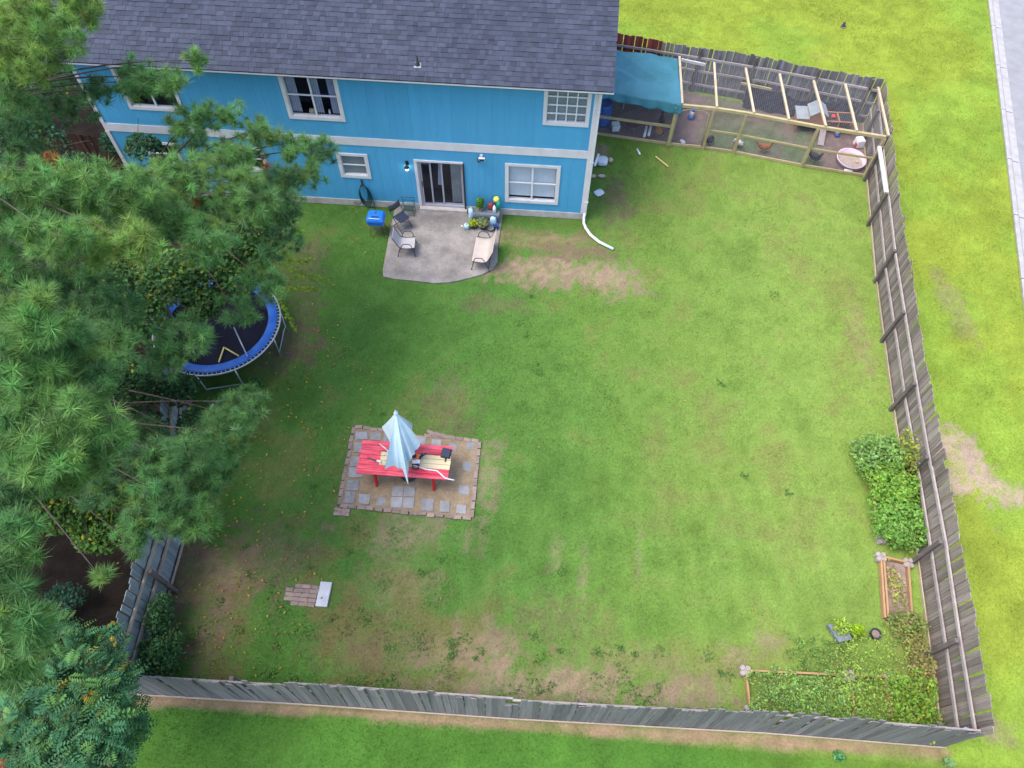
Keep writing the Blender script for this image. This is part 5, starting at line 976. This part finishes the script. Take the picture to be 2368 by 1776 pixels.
# ------------------------------------------------------------------ trees
def tufts(pos, axis, L, ncount, cols, r, hw=.0058):
    """needle tufts: pos (k,3), axis (k,3), L (k)"""
    k = len(pos); n = ncount; A = axis / np.linalg.norm(axis, axis=1)[:, None]
    ref = np.where(np.abs(A[:, 2:3]) < .9, np.array([[0, 0, 1.]]), np.array([[1., 0, 0]])); B = np.cross(A, ref); B /= np.linalg.norm(B, axis=1)[:, None]; Cx = np.cross(A, B)
    th = np.arccos(r.uniform(.0, .98, (k, n))); ph = r.uniform(0, 6.2832, (k, n))
    D = (A[:, None] * np.cos(th)[..., None] + (B[:, None] * np.cos(ph)[..., None] + Cx[:, None] * np.sin(ph)[..., None]) * np.sin(th)[..., None])
    base = pos[:, None] - A[:, None] * (r.uniform(-.02, .14, (k, n)) * (L[:, None] / .25))[..., None]
    ln = (L[:, None] * r.uniform(.75, 1.1, (k, n)))[..., None]; tip = base + D * ln; tip[..., 2] -= .22 * ln[..., 0] * r.random((k, n)) ** 2
    S = np.cross(D, r.normal(0, 1, (k, n, 3))); S /= np.linalg.norm(S, axis=2)[..., None]
    s = hw
    V = np.stack([base - S * s, base + S * s, tip], 2).reshape(-1, 3)
    cc = np.repeat(cols, n, 0) * r.uniform(.75, 1.25, (k * n, 1)); cc = np.repeat(cc, 3, 0)
    return V, np.clip(cc, .004, .7)
M['pine_twig'] = mat('pine_twig', (.055, .042, .034), (.10, .08, .066), scale=5, var=.2, rough=1)
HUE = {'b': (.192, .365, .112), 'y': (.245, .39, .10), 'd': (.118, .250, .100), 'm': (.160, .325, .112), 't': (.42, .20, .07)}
def pine(label, base, height, r0, clusters, seed, nn=92):
    r = np.random.default_rng(seed); t = thing('pine_tree', label, 'pine tree', (base[0], base[1], 0), 'pines along the wooded side')
    top = np.array((base[0] - .25, base[1] + .15, height)); b0 = np.array((base[0], base[1], -.1))
    tpts = [b0 + (top - b0) * s + np.array((.12 * math.sin(s * 5 + seed), .12 * math.cos(s * 4), 0)) * s for s in np.linspace(0, 1, 14)]
    MB().tube(tpts, [r0 * (1 - .75 * s) for s in np.linspace(0, 1, 14)], 12).build('trunk', M['bark'], t, smooth=True)
    br = MB(); P, A, Lc, Cc = [], [], [], []
    for (c, rx, ry, rz, n, L, hue) in clusters:
        n = int(n * 2.3); rx *= 1.12; ry *= 1.12; rz *= 1.25
        c = np.array(c); zt = float(np.clip(c[2] - .15 * np.linalg.norm(c[:2] - b0[:2]) + .3, 1.5, height - .5)); st = b0 + (top - b0) * (zt / height)
        mid = (st + c) / 2 + np.array((0, 0, .10 * np.linalg.norm(c - st))) + r.normal(0, .12, 3)
        ts = np.linspace(0, 1, 10)[:, None]; crv = (1 - ts) ** 2 * st + 2 * ts * (1 - ts) * mid + ts ** 2 * c
        br.tube(list(crv), list(np.linspace(.034, .008, 10)), 6)
        q = r.normal(0, 1, (n, 3)); q /= np.linalg.norm(q, axis=1)[:, None]; q *= r.random((n, 1)) ** .4; pos = c + q * np.array((rx, ry, rz))
        nodes = list(crv[4:]); pos = pos[np.argsort([min(np.linalg.norm(p - q_) for q_ in nodes) for p in pos])]
        for p in pos:      # every tuft hangs on the nearest twig already grown
            o_ = min(nodes, key=lambda q_: np.linalg.norm(q_ - p)); o2 = o_ + (p - o_) * .55 + np.array((0, 0, -.03)); br.tube([o_, o2, p], [.007, .006, .004], 4, cap=False); nodes.append(p)
            ax = (p - o2) / (np.linalg.norm(p - o2) + 1e-6) * .75 + np.array((0, 0, .75)) + r.normal(0, .38, 3); P.append(p); A.append(ax); Lc.append(L * r.uniform(.6, 1.2))
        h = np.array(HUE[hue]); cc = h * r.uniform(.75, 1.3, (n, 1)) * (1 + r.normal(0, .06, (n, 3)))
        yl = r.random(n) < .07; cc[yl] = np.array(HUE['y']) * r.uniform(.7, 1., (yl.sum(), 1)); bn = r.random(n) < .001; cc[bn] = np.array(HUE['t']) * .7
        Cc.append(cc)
    br.build('branches', M['pine_twig'], t, smooth=True)
    V, cc = tufts(np.array(P), np.array(A), np.array(Lc), nn, np.concatenate(Cc), r); npmesh('crown', V, np.arange(len(V)).reshape(-1, 3), M['needle'], t, cc)
    return t
N1, N2 = .25, .21
pine('pine at the upper left corner with yellow-green tufts over the roof edge', (-13.9, 12.9), 13, .20,
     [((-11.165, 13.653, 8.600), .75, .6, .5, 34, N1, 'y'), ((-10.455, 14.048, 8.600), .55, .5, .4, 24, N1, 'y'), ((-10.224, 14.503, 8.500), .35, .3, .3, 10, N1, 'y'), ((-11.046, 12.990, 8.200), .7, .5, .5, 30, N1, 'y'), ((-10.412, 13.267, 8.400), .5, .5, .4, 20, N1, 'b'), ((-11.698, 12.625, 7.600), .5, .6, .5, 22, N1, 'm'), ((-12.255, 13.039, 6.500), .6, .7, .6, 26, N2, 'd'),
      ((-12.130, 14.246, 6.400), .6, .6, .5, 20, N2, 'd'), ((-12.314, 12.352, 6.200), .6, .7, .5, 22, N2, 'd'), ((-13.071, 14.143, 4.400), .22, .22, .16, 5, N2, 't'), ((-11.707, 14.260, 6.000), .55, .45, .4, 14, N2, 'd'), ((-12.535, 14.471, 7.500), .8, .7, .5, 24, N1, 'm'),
      ((-10.354, 13.846, 6.900), .5, .32, .22, 13, N1, 'd'), ((-9.561, 14.017, 7.000), .5, .40, .25, 16, N1, 'm'), ((-8.812, 14.018, 7.100), .40, .32, .22, 12, N1, 'm'), ((-8.378, 14.655, 7.200), .26, .26, .2, 8, N1, 'b'), ((-9.702, 14.519, 7.100), .3, .2, .2, 5, N1, 'm')], 71)
pine('pine in front of the house whose branches reach across the blue wall', (-10.7, 14.0), 3.9, .13,
     [      ((-8.489, 13.646, 6.300), .60, .40, .3, 20, N1, 'm'), ((-7.828, 14.084, 6.200), .50, .35, .3, 15, N1, 'm'), ((-7.050, 13.985, 5.900), .50, .40, .3, 17, N1, 'm'), ((-6.272, 13.955, 5.600), .50, .45, .3, 17, N1, 'm'), ((-5.635, 14.021, 5.400), .35, .35, .3, 11, N1, 'd'), ((-5.800, 13.371, 5.200), .4, .4, .3, 13, N1, 'm'), ((-6.488, 12.922, 5.400), .5, .4, .3, 17, N1, 'd'),
      ((-7.352, 12.495, 6.200), .6, .45, .3, 24, N1, 'b'), ((-7.878, 11.543, 6.600), .7, .5, .3, 28, N1, 'b'), ((-6.528, 11.597, 5.800), .6, .5, .35, 24, N1, 'm'), ((-6.725, 11.691, 6.200), .5, .45, .3, 18, N1, 'b'), ((-6.168, 12.279, 5.200), .4, .45, .3, 14, N1, 'd'), ((-6.105, 11.314, 4.900), .5, .5, .35, 18, N2, 'd'), ((-6.139, 10.030, 5.000), .55, .45, .35, 20, N2, 'm'), ((-6.621, 9.292, 4.800), .45, .35, .3, 14, N2, 'm')], 72)
pine('pine behind the trampoline with the brightest middle tufts', (-12.3, 10.1), 13, .21,
     [((-7.771, 9.665, 7.800), .65, .5, .4, 34, N1, 'b'), ((-8.426, 9.498, 8.000), .65, .5, .4, 32, N1, 'b'), ((-9.030, 9.106, 8.200), .7, .5, .4, 34, N1, 'b'), ((-7.057, 8.203, 8.000), .45, .4, .35, 22, N1, 'y'), ((-8.142, 7.866, 8.400), .55, .45, .35, 26, N1, 'b'), ((-7.929, 8.323, 7.800), .5, .4, .35, 20, N1, 'y'), ((-9.378, 8.420, 8.000), .5, .5, .4, 20, N1, 'm'), ((-7.419, 9.851, 7.000), .55, .5, .35, 26, N1, 'b'), ((-6.788, 9.594, 6.600), .6, .5, .35, 26, N1, 'm'),
      ((-7.065, 7.949, 5.600), .60, .50, .3, 28, N2, 'm'), ((-7.440, 7.532, 5.400), .5, .4, .3, 20, N2, 'm'), ((-8.032, 8.035, 6.600), .6, .5, .35, 26, N1, 'd'), ((-8.874, 8.110, 6.800), .5, .5, .35, 18, N1, 'd'), ((-9.413, 7.859, 7.500), .4, .4, .3, 12, N1, 'm'), ((-7.877, 7.183, 6.400), .5, .5, .35, 22, N1, 'm'), ((-9.468, 8.953, 8.400), .4, .5, .4, 14, N1, 'm')], 73)
pine('tall pine at the left edge with the largest foreground tufts', (-11.6, 6.7), 15, .23,
     [((-6.647, 5.347, 9.600), .40, .38, .3, 22, N1, 'b'), ((-7.128, 5.178, 9.200), .45, .4, .3, 20, N1, 'm'), ((-6.733, 5.430, 8.800), .5, .4, .3, 22, N1, 'm'), ((-6.497, 5.124, 8.400), .45, .4, .3, 18, N1, 'm'), ((-6.895, 4.688, 8.800), .55, .45, .35, 28, N1, 'b'), ((-6.326, 4.374, 8.600), .5, .4, .3, 24, N1, 'b'), ((-6.068, 4.521, 8.200), .35, .35, .3, 13, N1, 'b'), ((-6.474, 3.898, 8.600), .5, .4, .3, 26, N1, 'b'), ((-6.335, 4.088, 8.000), .45, .4, .3, 20, N1, 'b'), ((-6.582, 3.799, 8.000), .4, .3, .3, 14, N1, 'm'), ((-6.988, 4.118, 8.600), .4, .4, .3, 16, N1, 'm'),
      ((-6.327, 5.517, 5.200), .6, .5, .35, 30, N2, 'm'), ((-6.068, 6.421, 4.600), .55, .6, .3, 26, N2, 'm'), ((-6.115, 7.370, 4.200), .5, .4, .25, 20, N2, 'm'), ((-6.454, 4.722, 5.400), .5, .45, .3, 24, N2, 'm'), ((-5.994, 4.518, 5.000), .45, .4, .3, 22, N2, 'b'), ((-6.781, 4.291, 5.000), .4, .35, .3, 16, N2, 'm'), ((-7.158, 5.552, 5.000), .5, .4, .3, 20, N2, 'd'), ((-7.007, 4.027, 4.800), .3, .25, .2, 9, N2, 'm'), ((-7.595, 4.806, 5.200), .4, .4, .3, 14, N2, 'd'), ((-7.060, 3.265, 5.200), .13, .13, .1, 3, N2, 'b'), ((-6.046, 5.201, 4.800), .4, .4, .3, 16, N2, 'm')], 74)
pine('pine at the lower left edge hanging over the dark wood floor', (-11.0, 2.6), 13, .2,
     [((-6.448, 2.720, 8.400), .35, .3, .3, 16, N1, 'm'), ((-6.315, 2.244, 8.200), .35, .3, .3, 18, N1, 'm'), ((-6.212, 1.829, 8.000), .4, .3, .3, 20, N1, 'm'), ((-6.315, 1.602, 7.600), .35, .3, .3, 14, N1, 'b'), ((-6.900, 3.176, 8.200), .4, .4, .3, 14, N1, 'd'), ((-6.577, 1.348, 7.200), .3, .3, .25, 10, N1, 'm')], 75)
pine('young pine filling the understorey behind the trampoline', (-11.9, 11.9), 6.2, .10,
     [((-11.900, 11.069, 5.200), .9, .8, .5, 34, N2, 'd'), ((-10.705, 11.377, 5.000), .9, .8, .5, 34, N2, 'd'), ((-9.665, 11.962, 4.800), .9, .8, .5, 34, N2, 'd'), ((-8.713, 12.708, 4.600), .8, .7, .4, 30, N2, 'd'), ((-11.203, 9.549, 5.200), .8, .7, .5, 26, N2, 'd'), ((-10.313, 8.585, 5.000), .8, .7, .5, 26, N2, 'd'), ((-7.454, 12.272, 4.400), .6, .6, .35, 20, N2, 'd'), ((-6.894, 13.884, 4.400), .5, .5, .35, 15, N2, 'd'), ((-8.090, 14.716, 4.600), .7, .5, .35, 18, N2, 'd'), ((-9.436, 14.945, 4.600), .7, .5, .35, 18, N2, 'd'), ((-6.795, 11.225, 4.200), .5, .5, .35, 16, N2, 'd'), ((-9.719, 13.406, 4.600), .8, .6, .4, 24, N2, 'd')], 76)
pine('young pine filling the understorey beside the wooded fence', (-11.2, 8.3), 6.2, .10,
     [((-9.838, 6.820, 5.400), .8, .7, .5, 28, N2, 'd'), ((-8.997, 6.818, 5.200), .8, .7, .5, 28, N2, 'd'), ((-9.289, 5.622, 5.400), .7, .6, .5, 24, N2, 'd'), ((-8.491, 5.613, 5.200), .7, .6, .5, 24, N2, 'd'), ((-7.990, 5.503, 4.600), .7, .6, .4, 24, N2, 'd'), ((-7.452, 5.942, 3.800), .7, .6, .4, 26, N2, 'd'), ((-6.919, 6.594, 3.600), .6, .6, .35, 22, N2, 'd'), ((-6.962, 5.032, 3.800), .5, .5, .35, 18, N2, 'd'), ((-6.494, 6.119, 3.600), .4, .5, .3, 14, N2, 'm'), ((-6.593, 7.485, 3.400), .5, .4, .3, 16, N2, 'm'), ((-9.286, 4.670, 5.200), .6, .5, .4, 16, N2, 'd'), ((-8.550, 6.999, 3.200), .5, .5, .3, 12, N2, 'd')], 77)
pine('unseen tall pine added deep in the wood to shade its floor', (-15.2, 5.2), 12, .2,
     [((-14.0, 6.0, 6.5), 1.4, 1.2, .7, 40, N1, 'd'), ((-13.2, 4.2, 6.2), 1.3, 1.1, .7, 36, N1, 'd'), ((-14.5, 2.8, 6.8), 1.4, 1.2, .7, 40, N1, 'd'), ((-12.6, 2.6, 5.6), 1.1, 1.0, .6, 28, N1, 'd'), ((-16.2, 4.4, 8.0), 1.6, 1.4, .8, 44, N1, 'd'), ((-15.6, 7.6, 7.6), 1.5, 1.3, .8, 40, N1, 'd'), ((-12.4, 5.3, 5.8), .9, .8, .5, 24, N1, 'd')], 78)  # pine out of view, added to deepen shade on the wood floor
# broadleaf vines hanging in the trees
def thicket(label, blobs, size, base, seed, alt=(.34, .36, .04), palt=.05):
    r = np.random.default_rng(seed); c0 = np.array(blobs[0][0]); t = thing('vine_thicket', label, 'vine', (c0[0], c0[1], 0)); Vs, Cs = [], []; st = MB()
    for (c, rx, ry, rz, n) in blobs:
        p = r.normal(0, 1, (n, 3)); p /= np.linalg.norm(p, axis=1)[:, None]; p *= r.random((n, 1)) ** .35; p[:, 2] = np.abs(p[:, 2]) * 1.2 - .3
        p = np.array(c) + p * np.array((rx, ry, rz)); cl = shades(n, r, base, .45, alt, palt) * (.55 + .9 * fbm(p[:, 0] * 1.0, p[:, 1], 2.4, 3, seed))[:, None]
        V, cc = leaf_quads(p, size, cl, r, .5, .7); Vs.append(V); Cs.append(cc)
        for k in range(9):
            q = p[r.integers(n)]; q2 = q + r.normal(0, .35, 3) * np.array((1, 1, .5)); st.tube([q, (q + q2) / 2 + r.normal(0, .05, 3), q2], [.009, .007, .004], 4)
    V = np.concatenate(Vs); npmesh('foliage', V, np.arange(len(V)).reshape(-1, 4), M['leaf'], t, np.concatenate(Cs), 4); tag(st.build('stems', M['pine_twig'], t), kind='stuff')
    return t
VB = (.085, .185, .055)
thicket('broad-leaved vines draped over the trees beside the trampoline', [((-8.444, 10.316, 4.600), .9, .8, .6, 2600), ((-7.821, 10.905, 4.600), .7, .7, .5, 1700), ((-9.256, 9.303, 4.200), .9, .7, .6, 2400), ((-7.218, 10.507, 4.200), .5, .5, .4, 1100), ((-7.761, 9.936, 4.200), .5, .45, .4, 1300), ((-9.962, 10.057, 4.600), .8, .6, .5, 1500), ((-6.996, 11.680, 4.300), .6, .6, .45, 1300), ((-6.791, 12.840, 4.200), .5, .5, .4, 700)], .055, VB, 81)
thicket('dark vine tangle between the trampoline and the wooded fence', [((-9.632, 8.270, 3.400), .8, .7, .5, 1700), ((-9.600, 8.688, 2.200), .7, .6, .5, 1300), ((-9.002, 9.121, 1.600), .45, .5, .4, 900), ((-8.458, 8.144, 1.600), .35, .5, .35, 500), ((-10.394, 9.142, 3.800), .7, .6, .5, 1200), ((-9.232, 7.677, 2.200), .6, .5, .4, 900)], .05, (.045, .115, .045), 82, palt=.03)
thicket('vine mass with small yellowing leaves above the dark gap', [((-9.078, 4.862, 3.800), .7, .5, .5, 1500), ((-9.739, 5.092, 4.200), .6, .5, .5, 1200), ((-8.476, 4.616, 3.400), .6, .45, .4, 1400), ((-8.161, 5.677, 3.200), .6, .5, .4, 1000), ((-10.167, 5.520, 4.400), .4, .5, .4, 700)], .05, (.075, .165, .035), 83, palt=.10)
thicket('dusky undergrowth beside the left corner of the house', [((-16.073, 16.897, 2.600), 1.3, 1.0, .9, 1800), ((-14.530, 16.362, 2.000), 1.0, .8, .7, 1300), ((-14.803, 14.087, 3.000), 1.2, .9, .8, 1300), ((-14.247, 18.331, 1.600), .6, .5, .5, 500), ((-16.331, 17.880, 3.400), 1.2, .9, .9, 1500), ((-15.390, 18.760, 3.600), .8, .6, .6, 700), ((-12.463, 17.016, 2.600), .6, .5, .5, 700)], .06, (.045, .12, .06), 84, palt=.02)
thicket('low weeds sprouting on the dark wood floor', [((-10.462, 4.010, 0.500), .5, .35, .3, 350), ((-10.801, 3.397, 0.500), .5, .4, .3, 350)],   .045, (.035, .10, .055), 85, palt=.0)
def runner(label, pts, seed):
    r = np.random.default_rng(seed); P = [np.array(p) for p in pts]; t = thing('vine_runner', label, 'vine', tuple(P[0])); cr = []
    k = 26
    for i in range(k + 1):
        s = i / k * (len(P) - 1); j = min(int(s), len(P) - 2); cr.append(P[j] + (P[j + 1] - P[j]) * (s - j))
    MB().tube(cr, list(np.linspace(.008, .004, len(cr))), 5).build('stem', M['twig'], t)
    n = 4 * len(cr); p = np.repeat(np.array(cr), 4, 0) + r.normal(0, .035, (n, 3)); V, cc = leaf_quads(p, .045, shades(n, r, (.26, .38, .035), .3), r, 1., .75)
    npmesh('leaves', V, np.arange(len(V)).reshape(-1, 4), M['leaf'], t, cc, 4); return t
runner('uppermost lime vine runner reaching over the grass', [(-7.812, 13.675, 3.000), (-7.426, 13.829, 2.800), (-6.862, 14.114, 2.400)], 91)
runner('lime vine runner with the longest reach beside the trampoline', [(-7.064, 12.676, 2.600), (-6.617, 12.583, 2.400), (-6.199, 12.640, 2.200), (-5.754, 12.618, 2.000)], 92)
runner('lime vine runner hanging over the trampoline edge', [(-7.099, 11.905, 2.600), (-6.911, 11.660, 2.200), (-6.765, 11.469, 1.900), (-6.549, 11.248, 1.600)], 93)
runner('lime vine runner just above the trampoline edge', [(-7.193, 11.822, 2.600), (-6.758, 11.956, 2.400), (-6.450, 12.184, 2.200), (-6.084, 12.301, 2.100)], 94)
runner('middle lime vine runner curling towards the lawn', [(-7.210, 12.886, 2.700), (-6.781, 12.872, 2.500), (-6.418, 13.169, 2.300)], 95)
# tree with feather-like compound leaves
def compound_tree(label, base, blobs, seed):
    r = np.random.default_rng(seed); t = thing('sumac_tree', label, 'tree', (base[0], base[1], 0)); V, Cs = [], []; br = MB(); hub = np.array((base[0], base[1], 2.2))
    MB().tube([(base[0], base[1], -.1), (base[0] + .05, base[1], 1.2), tuple(hub)], [.09, .07, .055], 10).build('trunk', M['bark'], t, smooth=True)
    for (c, rx, ry, rz, n) in blobs:
        n = int(n * 2.2); c = np.array(c); br.tube([hub, (hub + c) / 2 + np.array((0, 0, .2)), c], [.04, .025, .012], 6)
        q = r.normal(0, 1, (n, 3)); q /= np.linalg.norm(q, axis=1)[:, None]; q *= r.random((n, 1)) ** .45; pos = c + q * np.array((rx, ry, rz))
        for p in pos:
            d = (p - c); d[2] = 0; d = d / (np.linalg.norm(d) + 1e-6) + r.normal(0, .6, 3) * np.array((1, 1, .2)); d[2] = r.uniform(-.6, .35); d /= np.linalg.norm(d); sdir = np.cross(d, (0, 0, 1.)); sdir /= np.linalg.norm(sdir); up = np.cross(sdir, d); tw = r.normal(0, .45); sdir, up = sdir * math.cos(tw) + up * math.sin(tw), up * math.cos(tw) - sdir * math.sin(tw)
            L = r.uniform(.18, .36); base_c = np.array([(.062, .180, .078), (.105, .225, .062), (.046, .145, .070), (.085, .20, .085)][r.integers(4)])
            if r.random() < .015: base_c = np.array((.26, .20, .03))
            if r.random() < .003: base_c = np.array((.40, .10, .05))
            kk = int(r.integers(5, 9)); cc = base_c * r.uniform(.65, 1.45); szf = r.uniform(.7, 1.45)
            for i in range(kk):
                o = p + d * L * (i + .6) / kk - np.array((0, 0, .10 * L * (i / kk) ** 2 * 3)); ll = .085 * szf * r.uniform(.8, 1.2) * math.sin(.5 + 2.2 * (i + .5) / kk)
                for s in (-1, 1):
                    tip = o + (sdir * s * .95 + d * .35) * ll + up * -.02; m_ = (o + tip) / 2; wv = d * ll * .23
                    V += [o, m_ - wv + up * .006, tip, m_ + wv + up * .006]; Cs += [cc * r.uniform(.85, 1.15)] * 4
    br.build('branches', M['twig'], t, smooth=True); V = np.array(V); npmesh('crown', V, np.arange(len(V)).reshape(-1, 4), M['leaf'], t, np.clip(np.array(Cs), .003, .7), 4); return t
compound_tree('bluish-green tree with feathery compound leaves in the bottom left corner', (-8.9, 1.1),
              [((-8.407, 2.480, 3.600), .55, .4, .35, 75), ((-8.482, 1.844, 3.800), .6, .45, .4, 95), ((-7.633, 1.839, 3.800), .6, .45, .4, 110), ((-7.168, 1.732, 3.400), .45, .45, .4, 80), ((-7.840, 1.176, 4.000), .6, .4, .4, 100), ((-7.085, 1.063, 3.800), .6, .45, .4, 110), ((-7.965, 0.652, 4.000), .5, .4, .4, 80), ((-7.217, 0.584, 4.000), .5, .4, .4, 80), ((-7.718, 2.472, 3.200), .4, .3, .3, 45), ((-6.789, 0.669, 3.400), .35, .4, .35, 50), ((-9.166, 2.882, 3.000), .3, .25, .25, 25), ((-6.892, 1.245, 3.000), .3, .3, .3, 35), ((-9.320, 2.456, 3.400), .4, .4, .3, 45)], 96)
# fallen limbs in the gap
tag(MB().tube([(-9.725, 7.699, 2.400), (-9.274, 7.793, 2.200), (-8.843, 8.025, 1.900)], [.03, .025, .015], 6).build('dead_branch', M['steel'], loc=(-9.399, 7.898, 2.000), smooth=True), 'pale dead branch lying across the dark gap left of the wooded fence', 'branch')
tag(MB().tube([(-8.938, 6.856, 3.400), (-8.764, 6.604, 3.300), (-8.619, 6.405, 3.200)], [.03, .03, .02], 6).build('dead_branch', M['rail'], loc=(-8.856, 6.650, 3.200), smooth=True), 'short grey broken limb poking out of the pine tufts', 'branch')
